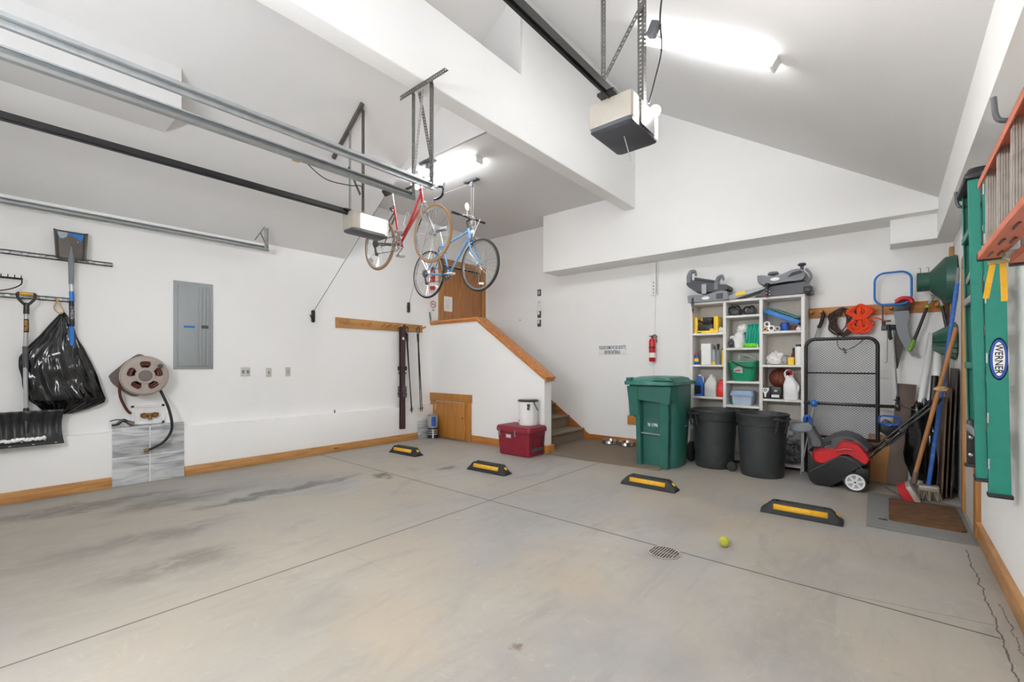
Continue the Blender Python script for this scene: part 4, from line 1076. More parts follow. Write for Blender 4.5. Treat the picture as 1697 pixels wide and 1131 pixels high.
MB().box(-6.035, -6.03, 4.97, 5.10, 1.972, 2.12, 0, ((-6.03, 5.02, 1.97), Matrix.Rotation(-.05, 3, 'Y'))).box(-6.02, -6.016, 4.985, 5.11, 1.972, 2.08).build('paper', 'whitepap', t)
MB().prism([(4.945, 2.12), (4.955, 2.12), (4.98, 1.972), (4.97, 1.972)], -6.045, -6.01, 'x').build('holder', 'mgrey', t)
def extinguisher(p, axis, label, R=.045, H=.30):
    x, y, z = p
    t = thing('fire_extinguisher', (x, y, z), label, 'fire extinguisher')
    MB().lathe([(0, 0), (R * .85, 0), (R, .012), (R, H), (R * .8, H + .03), (R * .35, H + .045), (R * .3, H + .06), (0, H + .06)], (x, y, z), 'z', 28).build('cylinder', 'red', t)
    MB().lathe([(R + .001, .06), (R + .002, .061), (R + .002, .13), (R + .001, .131)], (x, y, z), 'z', 28).build('label', 'whitepap', t)
    MB().lathe([(R + .001, .2), (R + .003, .2), (R + .003, .215), (R + .001, .215)], (x, y, z), 'z', 28).build('strap', 'black', t)
    MB().box(x - .012, x + .012, y - .012, y + .012, z + H + .05, z + H + .08).tube(spline([(x - .01, y, z + H + .07), (x + .04, y, z + H + .09), (x + .075, y, z + H + .055)]), .007, 8).tube([(x, y, z + H + .075), (x - .045, y - .005, z + H + .075)], .006, 8).tube(spline([(x + .01, y, z + H + .06), (x + .06, y - .01, z + H + .05), (x + .07, y, z + H - .02)]), .006, 8).build('valve', 'black', t)
    return t
extinguisher((-2.67, 6.34, 1.27), 'y', 'red fire extinguisher strapped to the back wall above the green wheeled cart')
extinguisher((XL + .06, 4.98, 2.50), 'x', 'red fire extinguisher on the left wall behind the blue bicycle rear wheel')
# ------------------------------------------------------------------ back wall fixtures
def plate_y(z, h, label, nm, cat, dark, w=.075):
    t = thing(nm, (-4.77, YB, z), label, cat)
    MB().box(-4.77 - w / 2, -4.77 + w / 2, YB - .012, YB - .0005, z - h / 2, z + h / 2, .003).build('housing', 'dgrey' if dark else 'white', t)
    return t
t = plate_y(2.50, .115, 'grey doorbell intercom at the top of the four wall controls beside the stair', 'intercom', 'intercom', True)
MB().box(-4.79, -4.75, YB - .016, YB - .012, 2.47, 2.53, .002).build('speaker_grille', 'lgrey', t)
t = plate_y(2.31, .125, 'white thermostat plate, second from the top of the wall controls beside the stair', 'thermostat', 'thermostat', False)
MB().box(-4.776, -4.764, YB - .015, YB - .012, 2.32, 2.34).build('indicator', 'black', t)
for z, lab, lab2 in ((2.113, 'upper black opener wall button with a white rocker beside the stair', 0), (1.957, 'lower black opener wall button, lowest of the wall controls beside the stair', 1)):
    t = plate_y(z, .12, lab, 'opener_button', 'wall button', True); t['group'] = 'opener wall buttons'
    MB().box(-4.795, -4.76, YB - .017, YB - .012, z - .005, z + .052, .002).build('rocker', 'whitepap', t)
tag(MB().box(-5.235, -5.19, YB - .004, YB - .0005, 2.03, 2.045).build('wall_patch', 'lgrey'), 'small pale patch mark on the back wall above the stair', 'wall patch')
t = thing('ski_boot_sign', (-3.34, YB, 1.375), 'white sign with blue capitals about ski boots on the back wall', 'sign')
MB().box(-3.587, -3.097, YB - .004, YB - .0005, 1.375, 1.54, .001).build('panel', 'whitepap', t)
navy = M['navy'] = mat('navy_ink', '#1c3155', .6)
text('PLEASE REMOVE SKI BOOTS', .455, (-3.342, YB - .0045, 1.495), (1, 0, 0), (0, 0, 1), 'navy', t, 'sign_lettering', height=.056, bold=.014)
text('BEFORE ENTERING', .27, (-3.342, YB - .0045, 1.42), (1, 0, 0), (0, 0, 1), 'navy', t, 'sign_lettering', height=.056, bold=.014)
t = thing('cable_raceway', (-2.645, 6.37, 2.24), 'white vertical cable raceway under the soffit on the back wall', 'raceway')
MB().box(-2.695, -2.60, YB - .04, YB - .0005, 2.245, 2.73, .004).build('cover', 'white', t)
m = MB()
for i in range(4): m.box(-2.665, -2.65, YB - .043, YB - .04, 2.27 + i * .05, 2.29 + i * .05)
m.box(-2.62, -2.61, YB - .043, YB - .04, 2.26, 2.72).build('slot_marks', 'mgrey', t)
MB().tube([(-2.64, YB - .008, 2.25), (-2.655, YB - .008, 1.75), (-2.67, YB - .006, 1.30), (-2.67, YB - .006, 1.05)], .006, 6).build('cable', 'white', t)
t = thing('peg_block', (-3.0, 6.38, .31), 'short pine block with a black knob low on the back wall beside the green cart', 'peg block')
MB().box(-3.08, -2.70, YB - .02, YB - .0005, .312, .45, .003).build('block', 'pine_x', t)
MB().sphere((-2.92, YB - .07, .50), .06, sz=.9).build('knob', 'black', t)
# pet bowls
def bowl(x, y, label):
    t = thing('pet_bowl', (x, y, .013), label, 'pet bowl', 'steel pet bowls on the carpet')
    MB().lathe([(0, 0), (.115, 0), (.12, .004), (.105, .05), (.112, .056), (.108, .06), (.098, .056), (.09, .012), (0, .010)], (x, y, .013), 'z', 36).build('bowl', 'steel', t)
    MB().torus((x, y, .019), .117, .005, 'z', 36, 6).build('rubber_ring', 'blackmatte', t)
bowl(-3.30, 6.24, 'stainless pet bowl nearer the stair on the carpet'); bowl(-3.03, 6.24, 'stainless pet bowl partly hidden behind the green cart')

# ------------------------------------------------------------------ green wheeled cart
t = thing('wheeled_cart', (-2.17, 5.5, 0), 'tall dark green wheeled rubbish cart with a closed lid, left of the black bins', 'wheeled bin')
def crr(x0, x1, y0, y1, z, rl=.03, rr=.13, n=6):
    pts = []
    for px_, py_, r, a0 in ((x1, y1, rr, 0), (x0, y1, rl, 90), (x0, y0, rl, 180), (x1, y0, rr, 270)):
        cxx = px_ - r if px_ == x1 else px_ + r; cyy = py_ - r if py_ == y1 else py_ + r
        for i in range(n + 1):
            a = math.radians(a0 + 90 * i / n); pts.append((cxx + r * math.cos(a), cyy + r * math.sin(a), z))
    return pts
m = MB()
m.loft([crr(-2.36, -1.93, 5.235, 5.70, .004), crr(-2.365, -1.925, 5.235, 5.72, .03), crr(-2.37, -1.91, 5.225, 5.76, .50), crr(-2.385, -1.91, 5.225, 5.78, .56), crr(-2.455, -1.905, 5.225, 5.80, .61), crr(-2.46, -1.905, 5.22, 5.81, .78), crr(-2.465, -1.905, 5.14, 5.82, .83), crr(-2.465, -1.905, 5.14, 5.82, .98)])
b = m.build('bin_body', 'cartgreen', t, smooth=40)
f = MB()
def col(xa, xb, xc, xd):
    f.loft([[(xa, 5.175, .004), (xb, 5.16, .004), (xb, 5.25, .004), (xa, 5.25, .004)], [(xc, 5.155, .60), (xd, 5.14, .60), (xd, 5.23, .60), (xc, 5.23, .60)], [(xc, 5.135, .80), (xd, 5.12, .80), (xd, 5.2, .80), (xc, 5.2, .80)]])
col(-2.37, -2.315, -2.38, -2.315); 
f.build('front_post', 'cartgreen', b)
f = MB(); col(-2.085, -1.99, -2.075, -1.97); f.build('front_post', 'cartgreen', b)
MB().loft([[(-2.455, 5.145, .60), (-2.33, 5.13, .62), (-2.33, 5.2, .62), (-2.455, 5.2, .6)], [(-2.46, 5.125, .80), (-2.33, 5.11, .80), (-2.33, 5.2, .80), (-2.46, 5.2, .80)], [(-2.47, 5.10, .97), (-2.33, 5.10, .97), (-2.33, 5.2, .97), (-2.47, 5.2, .97)]]).build('shoulder', 'cartgreen', b)
MB().loft([[(-2.34, 5.115, .81), (-1.95, 5.115, .77), (-1.95, 5.22, .77), (-2.34, 5.22, .81)], [(-2.34, 5.105, .97), (-1.93, 5.105, .97), (-1.93, 5.22, .97), (-2.34, 5.22, .97)]]).build('front_brow', 'cartgreen', b)
MB().tube([(-2.33, 5.175, .405), (-2.07, 5.165, .40)], .010, 10).build('lift_bar', 'galv', t)['label'] = 'metal lift bar'
m = MB()
m.loft([crr(-2.49, -1.895, 5.07, 5.86, .985, .05, .12), crr(-2.50, -1.89, 5.06, 5.87, .99, .05, .12), crr(-2.50, -1.89, 5.06, 5.87, 1.03, .05, .12), crr(-2.44, -1.92, 5.12, 5.82, 1.045, .05, .12), crr(-2.43, -1.93, 5.13, 5.81, 1.065, .05, .12), crr(-2.36, -1.98, 5.22, 5.74, 1.085, .05, .12)])
lid = m.build('lid', mat('lid_green', '#34796d', .45, var=.08, dirt='#7ba598', dirt_amt=.4), t, smooth=45)
MB().box(-2.47, -2.41, 5.07, 5.20, 1.03, 1.075, .012).build('lid_tab', 'cartgreen', lid); MB().prism([(-2.13, 1.04), (-1.90, 1.04), (-1.93, 1.075), (-2.09, 1.08)], 5.065, 5.16, 'y', .006).build('lid_tab', 'cartgreen', lid)
text('96 11996', .125, (-2.19, 5.218, .505), (1, 0, 0), (0, 0, 1), 'whitepap', t, 'number_lettering', height=.042, bold=.02)
text('WM', .05, (-1.905, 5.60, .52), (0, 1, 0), (0, 0, 1), 'lgrey', t, 'side_lettering'); MB().box(-1.912, -1.905, 5.50, 5.66, .475, .485).build('side_stripe', 'lgrey', t)
MB().lathe([(.03, -.03), (.11, -.03), (.125, -.02), (.125, .02), (.11, .03), (.03, .03)], (-1.94, 5.84, .127), 'x', 32).build('wheel', 'blackmatte', t); MB().lathe([(.03, -.03), (.11, -.03), (.125, -.02), (.125, .02), (.11, .03), (.03, .03)], (-2.34, 5.84, .127), 'x', 32).build('wheel', 'blackmatte', t)
MB().cyl((-2.36, 5.84, .127), (-1.92, 5.84, .127), .012).build('axle', 'galv_dk', t)
MB().tube([(-2.4, 5.86, 1.0), (-2.4, 5.92, 1.0), (-1.9, 5.92, 1.0), (-1.9, 5.86, 1.0)], .014, 10).build('push_handle', 'cartgreen', t)

# ------------------------------------------------------------------ round black bins
def bin_(x, y, label, rot, wheel_):
    t = thing('rubbish_bin', (0, 0, 0), label, 'rubbish bin', 'round black rubbish bins')
    m = MB().lathe([(0, .02), (.19, .02), (.205, .0), (.215, .0), (.222, .02), (.232, .2), (.248, .5), (.252, .565), (.268, .57), (.272, .66), (.276, .668), (.278, .68), (.276, .69), (.264, .694), (.256, .68), (.25, .6), (.235, .45), (.205, .04), (0, .035)], (0, 0, 0), 'z', 56, .965, .965)
    b = m.build('bin_body', 'trash', t)
    for a in (0, PI):
        c, s = math.cos(a), math.sin(a)
        P = lambda u, v, z: (c * u - s * v, s * u + c * v, z)
        mm = MB(); mm.tube([P(.262, -.075, .65), P(.31, -.07, .66), P(.325, -.03, .64), P(.325, .03, .64), P(.31, .07, .66), P(.262, .075, .65)], .013, 8)
        mm.tube([P(.30, -.06, .65), P(.275, -.06, .52), P(.256, -.055, .50)], .012, 8).tube([P(.30, .06, .65), P(.275, .06, .52), P(.256, .055, .50)], .012, 8)
        mm.build('handle', 'trash', t)
    if wheel_: MB().lathe([(.0, -.02), (.045, -.02), (.05, -.012), (.05, .012), (.045, .02), (0, .02)], (.235, -.1, .052), 'x', 20).box(.18, .25, -.13, -.06, .05, .11, .01).build('wheel', 'blackmatte', t)
    t.location = (x, y, 0); t.rotation_euler = (0, 0, rot); return t
bin_(-1.64, 5.755, 'round black rubbish bin nearer the green cart, its small wheel showing', math.radians(232), False)
bin_(-1.103, 5.64, 'round black rubbish bin on the right of the pair, in front of the shelf unit', math.radians(-38), False)
tag(MB().lathe([(.0, -.02), (.05, -.02), (.055, -.012), (.055, .012), (.05, .02), (0, .02)], (-1.405, 5.60, .056), 'y', 20).tube([(-1.405, 5.62, .056), (-1.42, 5.69, .1)], .01, 8).build('caster_wheel', 'blackmatte'), 'small black caster at the foot of the left round bin', 'caster')

# ------------------------------------------------------------------ white shelf unit
SX = [-2.044, -1.612, -1.200, -.752]; SY0, SY1 = 6.08, 6.385; W = .036
t = thing('shelf_unit', (-1.40, 6.23, 0), 'white three-column shelf unit against the back wall', 'shelf')
tp = .03
MB().box(SX[0], SX[3], SY0, SY1, 2.015, 2.045, .002).build('top', 'melamine', t)
for i, x in enumerate((SX[0], SX[1] - W / 2, SX[2] - W / 2, SX[3] - W)):
    MB().box(x, x + W, SY0, SY1, .001, 2.015, .002).build('upright', 'melamine', t)
def sh(c, zt):
    a = (SX[0] + W, SX[1] + W / 2, SX[2] + W / 2)[c]; b = (SX[1] - W / 2, SX[2] - W / 2, SX[3] - W)[c]
    MB().box(a, b, SY0 + .003, SY1, zt - .026, zt, .001).build('shelf_board', 'melamine', t)
S1 = [1.640, 1.228, .812, .40, .06]; S2 = [1.845, 1.440, 1.022, .72, .06]; S3 = [1.630, 1.228, .82, .06]
for z in S1: sh(0, z)
for z in S2: sh(1, z)
for z in S3: sh(2, z)
MB().box(SX[0], SX[3], SY1, SY1 + .006, .02, 2.04).build('back_panel', mat('hardboard_back', '#cfcac2', .7), t)

# ---- things on the shelves
def bottle(nm, x, y, z, prof, m, label, cat='bottle', cap=None, capm='black', group=None, lab=None, labm='whitepap', n=24, sx=1, sy=1):
    t = thing(nm, (x, y, z), label, cat, group)
    MB().lathe([(0, 0)] + prof, (x, y, z), 'z', n, sx, sy).build('body', m, t)
    if cap: MB().lathe(cap, (x, y, z), 'z', 18).build('cap', capm, t)
    if lab:
        r, z0, z1 = lab; MB().lathe([(r, z0), (r + .001, z0 + .001), (r + .001, z1 - .001), (r, z1)], (x, y, z), 'z', n, sx, sy).build('label', labm, t)
    return t
z = S1[0]
t = thing('tool_case', (-1.845, 6.2, z), 'yellow tool case with a black handled tool in its open front, top left shelf', 'tool case')
m = MB(); m.box(-1.995, -1.70, 6.12, 6.30, z + .001, z + .035, .006).box(-1.995, -1.955, 6.12, 6.30, z + .03, z + .215, .006).box(-1.755, -1.70, 6.12, 6.30, z + .03, z + .215, .006).box(-1.99, -1.71, 6.26, 6.30, z + .03, z + .21).box(-1.80, -1.74, 6.12, 6.2, z + .03, z + .06)
m.build('case_shell', 'yellow', t)
MB().box(-1.95, -1.765, 6.13, 6.26, z + .04, z + .12, .01).tube(spline([(-1.95, 6.14, z + .17), (-1.90, 6.13, z + .15), (-1.85, 6.125, z + .155), (-1.78, 6.13, z + .15)]), .016, 10).box(-1.90, -1.78, 6.14, 6.26, z + .12, z + .21, .006).build('tool_body', 'black', t)
MB().box(-1.96, -1.905, 6.116, 6.12, z + .004, z + .016).build('badge', 'black', t)
for i, (dx, r) in enumerate(((-1.685, .02), (-1.672, .02))): pass
def crumple(nm, c, r, m, label, cat, sx=1, sy=1, sz=1, seed=0, amp=.35, f=3.):
    t = MB(); P = []
    n, k = 26, 16
    for i in range(k + 1):
        a = PI * i / k; ring = []
        for j in range(n):
            b = 2 * PI * j / n; d = Vector((math.sin(a) * math.cos(b), math.sin(a) * math.sin(b), -math.cos(a)))
            q = 1 + amp * (noise.noise(d * f + Vector((seed, 0, 0))) + .6 * abs(noise.noise(d * f * 2.3 + Vector((0, seed, 0)))) - .2)
            p = Vector((d.x * sx, d.y * sy, d.z * sz)) * r * q + Vector(c); p.z = max(p.z, c[2] - r * sz * .8)
            ring.append(p)
        P.append(ring)
    t.loft(P[1:-1])
    return tag(t.build(nm, m, smooth=50), label, cat)
crumple('rag', (-1.672, 6.15, z + .035), .03, 'whitepap', 'crumpled white rag on the top left shelf beside the yellow case', 'rag', 1, 1.4, 1.3, 3)
z = S1[1]
bottle('spray_can', -1.975, 6.14, z, [(.026, 0), (.028, .004), (.028, .115), (.02, .128), (.012, .132), (0, .132)], 'blue', 'small blue and yellow spray can with a red cap, middle left shelf', 'spray can', [(.0, .165), (.012, .165), (.014, .15), (.018, .128), (.0, .128)], 'red', lab=(.0283, .04, .085), labm='yellow')
bottle('oil_bottle', -1.925, 6.22, z, [(.022, 0), (.024, .18), (.01, .215), (0, .215)], 'dgrey', 'slim dark bottle behind the blue spray can, middle left shelf', 'bottle', [(0, .25), (.012, .25), (.012, .21), (0, .21)])
tag(MB().box(-1.91, -1.79, 6.12, 6.26, z + .001, z + .275, .006).build('white_carton', 'whitepap'), 'tall white carton on the middle left shelf', 'carton')
bottle('grey_bottle', -1.765, 6.17, z, [(.024, 0), (.026, .15), (.012, .2), (0, .2)], 'lgrey', 'clear grey bottle with a yellow foot label beside the white carton', 'bottle', [(0, .245), (.011, .245), (.013, .2), (0, .2)], 'dgrey', lab=(.0265, .004, .04), labm='yellow')
bottle('spray_bottle', -1.705, 6.15, z, [(.026, 0), (.03, .01), (.03, .14), (.014, .19), (0, .19)], 'mgrey', 'grey spray bottle with a black trigger, middle left shelf', 'spray bottle', [(0, .27), (.012, .27), (.02, .255), (.014, .22), (.012, .19), (0, .19)])
bottle('yellow_bottle', -1.66, 6.20, z, [(.024, 0), (.026, .15), (.012, .19), (0, .19)], 'yellow', 'yellow bottle at the right end of the middle left shelf', 'bottle', [(0, .21), (.012, .21), (.012, .19), (0, .19)])
def jug(x, y, z, w, d, h, m, label, capm='whitepap', lab=None, fill=None):
    t = thing('fluid_jug', (x, y, z), label, 'jug', 'fluid jugs on the lower left shelf')
    def R(ww, dd, zz, r): return [(a, b, z + zz) for a, b in rrect(x, y, ww, dd, r)]
    MB().loft([R(w * .92, d * .92, .001, .015), R(w, d, .012, .02), R(w, d, h * .56, .02), R(w * .75, d * .75, h * .74, .02), R(.045, .045, h * .9, .015), R(.04, .04, h * .93, .015)]).build('body', m, t)
    MB().cyl((x, y, z + h * .93), (x, y, z + h), .021, n=18).build('cap', capm, t)
    MB().tube(spline([(x + .018, y - .01, z + h * .88), (x + .045, y - .02, z + h * .86), (x + w * .40, y - .02, z + h * .72), (x + w * .44, y - .02, z + h * .56)]), .009, 8).build('handle', m if m != 'bluefluid' else 'frosted', t)
    if lab: MB().box(x - w * .4, x + w * .25, y - d / 2 - .002, y - d / 2 + .001, z + .03, z + h * .5).build('label', lab, t)
    return t
z = S1[2]
jug(-1.945, 6.19, z, .115, .11, .285, 'bluefluid', 'blue fluid jug with a dark label, lower left shelf', lab='black')
jug(-1.80, 6.18, z, .145, .12, .285, 'frosted', 'frosted half empty jug in the middle of the lower left shelf')
jug(-1.682, 6.20, z, .085, .11, .225, 'redjug', 'red jug at the right end of the lower left shelf', 'redjug')
# middle column
z = S2[0]
def goggles(x, y, z, s, label):
    t = thing('knee_pads', (x, y, z), label, 'strap bundle')
    MB().cyl((x - .03 * s, y - .03, z + .05 * s), (x + .06 * s, y - .06, z + .045 * s), .045 * s, n=20).build('knee_cap', 'dgrey', t)
    MB().torus((x - .05 * s, y, z + .075 * s), .045 * s, .014 * s, 'y', 20, 8).build('loop', 'black', t)
    MB().torus((x + .0 * s, y + .02, z + .10 * s), .03 * s, .012 * s, 'y', 20, 8).build('loop', 'black', t)
goggles(-1.50, 6.20, z, 1.0, 'black and grey knee pads bundled on the upper middle shelf, left half')
goggles(-1.33, 6.20, z, .9, 'black and grey strap bundle on the upper middle shelf, right half')
z = S2[1]
crumple('white_sack', (-1.465, 6.2, z + .088), .085, 'whitepap', 'white plastic sack on the middle column shelf left of the teal hose, lower lobe', 'sack', .9, .8, 1.3, 1, .25)
crumple('white_sack', (-1.435, 6.24, z + .24), .06, 'whitepap', 'upper lobe of white wrapping above the white plastic sack', 'sack', 1.1, .8, 1.1, 5, .3)
crumple('dark_glove', (-1.55, 6.16, z + .052), .035, 'dgrey', 'dark glove beside the white sack on the middle column shelf', 'glove', 1., 1, 1.2, 9, .4)
crumple('grey_rag', (-1.545, 6.2, z + .135), .03, 'whitepap', 'small white rag on the dark glove, middle column shelf', 'rag', 1.2, 1, .8, 12, .4)
m = MB()
for i in range(5):
    cx_ = -1.36 + i * .030; m.tube([(cx_ + .012 * math.sin(a), 6.20 + .08 * math.cos(a), z + .149 + .13 * math.sin(a)) for a in [2 * PI * j / 36 for j in range(36)]], .0165, 10, closed=True)
tag(m.build('garden_hose_coil', 'hosegreen'), 'coiled teal garden hose standing on the middle column shelf', 'hose')
m = MB()
for i in range(9): m.tube(spline([(-1.40 + .017 * i, 6.11, z + .012), (-1.39 + .017 * i, 6.10, z + .035 + .01 * (i % 2)), (-1.38 + .016 * i, 6.12, z + .045), (-1.37 + .015 * i, 6.14, z + .015)], 4), .010, 8)
tag(m.build('glove', 'lime'), 'lime green glove in front of the teal hose coil', 'glove')
bottle('small_tube', -1.245, 6.12, z, [(.01, 0), (.01, .03), (.004, .05), (0, .05)], 'whitepap', 'tiny white tube right of the lime green glove', 'tube')
z = S2[2]
t = thing('pail', (-1.41, 6.2, z), 'green pail with a black bail handle on the middle column shelf', 'bucket')
MB().loft([[(x, y, zz) for x, y in rrect(-1.41, 6.20, w, d, .05)] for zz, w, d in ((z + .001, .225, .18), (z + .012, .24, .19), (z + .23, .315, .24), (z + .235, .335, .255), (z + .255, .335, .255))], cap=True).build('pail', 'bucketgreen', t)
MB().tube(spline([(-1.52, 6.075, z + .245), (-1.45, 6.062, z + .205), (-1.36, 6.06, z + .175), (-1.27, 6.07, z + .17)]), .009, 8).build('bail_handle', 'black', t)
MB().prism([(-1.505, z + .155), (-1.44, z + .19), (-1.405, z + .17), (-1.40, z + .10), (-1.50, z + .115)], 6.082, 6.086, 'y').build('sticker', 'lgrey', t)['label'] = 'torn pale sticker'
MB().tube([(-1.49, 6.081, z + .13), (-1.43, 6.081, z + .14)], .008, 6).build('sticker_print', 'red_pad', t)
m = MB().tube(spline([(-1.46, 6.18, z + .25), (-1.45, 6.17, z + .33), (-1.37, 6.16, z + .325), (-1.29, 6.17, z + .28), (-1.27, 6.2, z + .255)]), .014, 8); tag(m.build('sponge_cloth', 'lgrey'), 'pale cloth and scrubber sticking out of the green pail', 'cloth')
z = S2[3]
t = thing('storage_bin', (-1.42, 6.2, z), 'white bin with a blue grey lid on the middle column above the round bins', 'storage bin')
MB().loft([[(x, y, zz) for x, y in rrect(-1.42, 6.20, w, d, .02)] for zz, w, d in ((z + .001, .20, .17), (z + .125, .235, .2))]).build('tub', 'palebin', t)
MB().loft([[(x, y, zz) for x, y in rrect(-1.42, 6.20, w, d, .03)] for zz, w, d in ((z + .12, .27, .22), (z + .145, .27, .22), (z + .185, .235, .19))]).box(-1.46, -1.41, 6.08, 6.092, z + .115, z + .135, .003).build('lid', 'palelid', t)
bottle('teal_bottle', -1.555, 6.25, z, [(.02, 0), (.022, .06), (.01, .08), (0, .08)], 'hosegreen', 'small teal bottle left of the pale storage bin', 'bottle')
# right column
z = S3[0]
R1 = Matrix.Rotation(math.radians(25), 3, 'Y')
t = thing('blue_tray', (-1.0, 6.2, z + .1), 'bright blue tray leaning diagonally across the top right shelf', 'tray')
MB().box(-1.19, -.80, 6.12, 6.32, z + .155, z + .175, .004, ((-1.0, 6.2, z + .165), R1)).box(-1.19, -.80, 6.105, 6.125, z + .15, z + .20, .004, ((-1.0, 6.2, z + .165), R1)).build('tray_body', 'blue_b', t)
tag(MB().box(-1.14, -.82, 6.15, 6.34, z + .215, z + .235, .003, ((-1.0, 6.2, z + .2), R1)).build('dark_board', 'ladgreen_dk'), 'dark green flat tray lying on top of the blue tray', 'tray')
tag(MB().box(-1.10, -.81, 6.16, 6.34, z + .245, z + .255, .002, ((-1.0, 6.2, z + .2), R1)).build('clear_sheet', 'lgrey'), 'pale grey sheet, topmost of the leaning stack on the top right shelf', 'sheet')
def roll(x, y, z, r, w, m, label):
    t = thing('tape_roll', (x, y, z), label, 'tape roll', 'rolls of tape on the top right shelf')
    MB().lathe([(r * .55, -w / 2), (r, -w / 2), (r, w / 2), (r * .55, w / 2), (r * .55, -w / 2)], (x, y, z + r), 'y', 26).build('tape', m, t)
    MB().lathe([(r * .48, -w / 2), (r * .56, -w / 2), (r * .56, w / 2), (r * .48, w / 2), (r * .48, -w / 2)], (x, y, z + r), 'y', 26).build('core', 'tan', t)
roll(-1.145, 6.15, z + .055, .035, .04, 'whitepap', 'white tape roll, topmost at the left of the top right shelf')
roll(-1.16, 6.14, z, .027, .06, 'tan', 'tan tape roll below the white one at the left of the top right shelf')
roll(-1.095, 6.14, z, .038, .05, 'whitepap', 'white tape roll standing second from the left on the top right shelf')
roll(-1.03, 6.14, z, .03, .05, 'lgrey', 'grey tape roll beside the blue pot on the top right shelf')
bottle('blue_pot', -.965, 6.18, z, [(.04, 0), (.05, .02), (.05, .08), (.04, .10), (0, .10)], 'blue', 'blue pot under the leaning blue tray', 'pot')
bottle('brown_pot', -.875, 6.17, z, [(.03, 0), (.036, .05), (.036, .055), (0, .055)], 'ball', 'small brown pot under the right end of the blue tray', 'pot')
crumple('white_rag', (-.82, 6.14, z + .02), .025, 'whitepap', 'white rag in the right corner of the top right shelf', 'rag', 1, 1, 1, 21)
z = S3[1]
crumple('plastic_bags', (-1.065, 6.2, z + .07), .09, 'whitepap', 'crumpled white plastic bags on the left of the middle right shelf', 'plastic bags', 1, .8, .85, 31, .5, 3.5)
crumple('plastic_bags', (-.98, 6.22, z + .055), .065, 'lgrey', 'crumpled grey plastic bags in the middle of the middle right shelf', 'plastic bags', 1, .8, .9, 37, .5, 3.5)
tag(MB().box(-.925, -.865, 6.12, 6.18, z + .001, z + .09, .004).build('yellow_carton', 'yellow'), 'small yellow carton on the middle right shelf', 'carton')
bottle('brown_bottle', -.885, 6.24, z, [(.022, 0), (.024, .12), (.01, .16), (0, .16)], 'ball', 'dark brown bottle behind the yellow carton', 'bottle', [(0, .20), (.012, .2), (.012, .16), (0, .16)])
bottle('white_canister', -.825, 6.17, z, [(.034, 0), (.036, .004), (.036, .20), (.03, .215), (0, .215)], 'white', 'tall white canister with a black lid, middle right shelf', 'canister', [(0, .24), (.026, .24), (.028, .215), (0, .215)], 'black', sx=1, sy=1)
z = S3[2]
t = thing('basketball', (-1.03, 6.29, z + .001), 'brown basketball at the back of the lower right shelf', 'ball')
MB().sphere((-1.03, 6.285, z + .245 - .0), .119, n=32, k=20).build('ball_skin', 'ball', t)
MB().torus((-1.03, 6.285, z + .245), .1185, .0025, 'y', 40, 6).torus((-1.03, 6.285, z + .245), .1185, .0025, 'x', 40, 6).build('seam', 'black', t)
tag(MB().box(-1.16, -.90, 6.22, 6.36, z + .001, z + .125, .003).build('carton', 'cardboard'), 'closed carton under the basketball on the lower right shelf', 'carton')
t = thing('bulb_box', (-1.155, 6.15, z), 'black light bulb box with a white bulb picture, lower right shelf', 'box', 'light bulb boxes')
MB().box(-1.205, -1.105, 6.10, 6.20, z + .001, z + .145, .002).build('carton', 'black', t)
MB().prism([(-1.195, z + .13), (-1.115, z + .13), (-1.12, z + .10), (-1.145, z + .06), (-1.148, z + .02), (-1.164, z + .02), (-1.167, z + .06), (-1.19, z + .10)], 6.097, 6.0995, 'y').build('bulb_picture', 'whitepap', t)
MB().lathe([(.009, -.001), (.018, -.001), (.018, .001), (.009, .001), (.009, -.001)], (-1.155, 6.0965, z + .105), 'y', 16).build('picture_ring', 'dgrey', t)
t = thing('bulb_box', (-1.045, 6.15, z), 'black light bulb box with a white printed panel, right of the other bulb box', 'box', 'light bulb boxes')
MB().box(-1.10, -.99, 6.10, 6.20, z + .001, z + .145, .002).build('carton', 'black', t)
MB().box(-1.09, -1.01, 6.097, 6.0995, z + .02, z + .052).box(-1.06, -1.035, 6.097, 6.0995, z + .09, z + .105).build('printed_panel', 'whitepap', t)
t = thing('white_jug', (-.895, 6.17, z), 'big white plastic jug with a red capped handle on the lower right shelf', 'jug')
MB().loft([[(x, y, z + zz) for x, y in rrect(-.90 + o, 6.17, w, d, .03)] for zz, w, d, o in ((.001, .135, .11, 0), (.012, .15, .12, 0), (.17, .15, .12, 0), (.25, .09, .08, -.01), (.285, .05, .05, -.02))]).tube(spline([(-.84, 6.15, z + .19), (-.82, 6.13, z + .15), (-.825, 6.13, z + .10)]), .01, 8).build('body', 'white', t)
MB().tube(spline([(-.95, 6.16, z + .25), (-.96, 6.15, z + .31), (-.93, 6.15, z + .345), (-.89, 6.16, z + .32), (-.89, 6.17, z + .27)]), .011, 10).build('handle', 'white', t)
MB().tube(spline([(-.955, 6.155, z + .315), (-.93, 6.15, z + .335), (-.90, 6.155, z + .325), (-.892, 6.165, z + .29)]), .015, 10).build('red_grip', 'red_pad', t)
# bag of parts at the shelf foot
z = S3[3]
crumple('hardware_bag', (-.93, 6.2, z + .12), .12, 'mgrey', 'clear bag of metal fittings at the foot of the shelf unit behind the right bin', 'hardware bag', 1, .8, 1., 41, .55, 4)
crumple('hardware_bag', (-.91, 6.2, z + .32), .11, 'lgrey', 'pale torn wrapping above the bag of metal fittings', 'wrapping', .9, .6, .9, 47, .5, 4)
m = MB(); m.tube([(-.90 + .11 * math.cos(a), 6.18, z + .40 + .13 * math.sin(a)) for a in [2 * PI * j / 30 for j in range(30)]], .006, 6, closed=True); tag(m.build('wire_hoop', 'lgrey'), 'thin pale wire hoop standing behind the metal fittings bag', 'hoop')

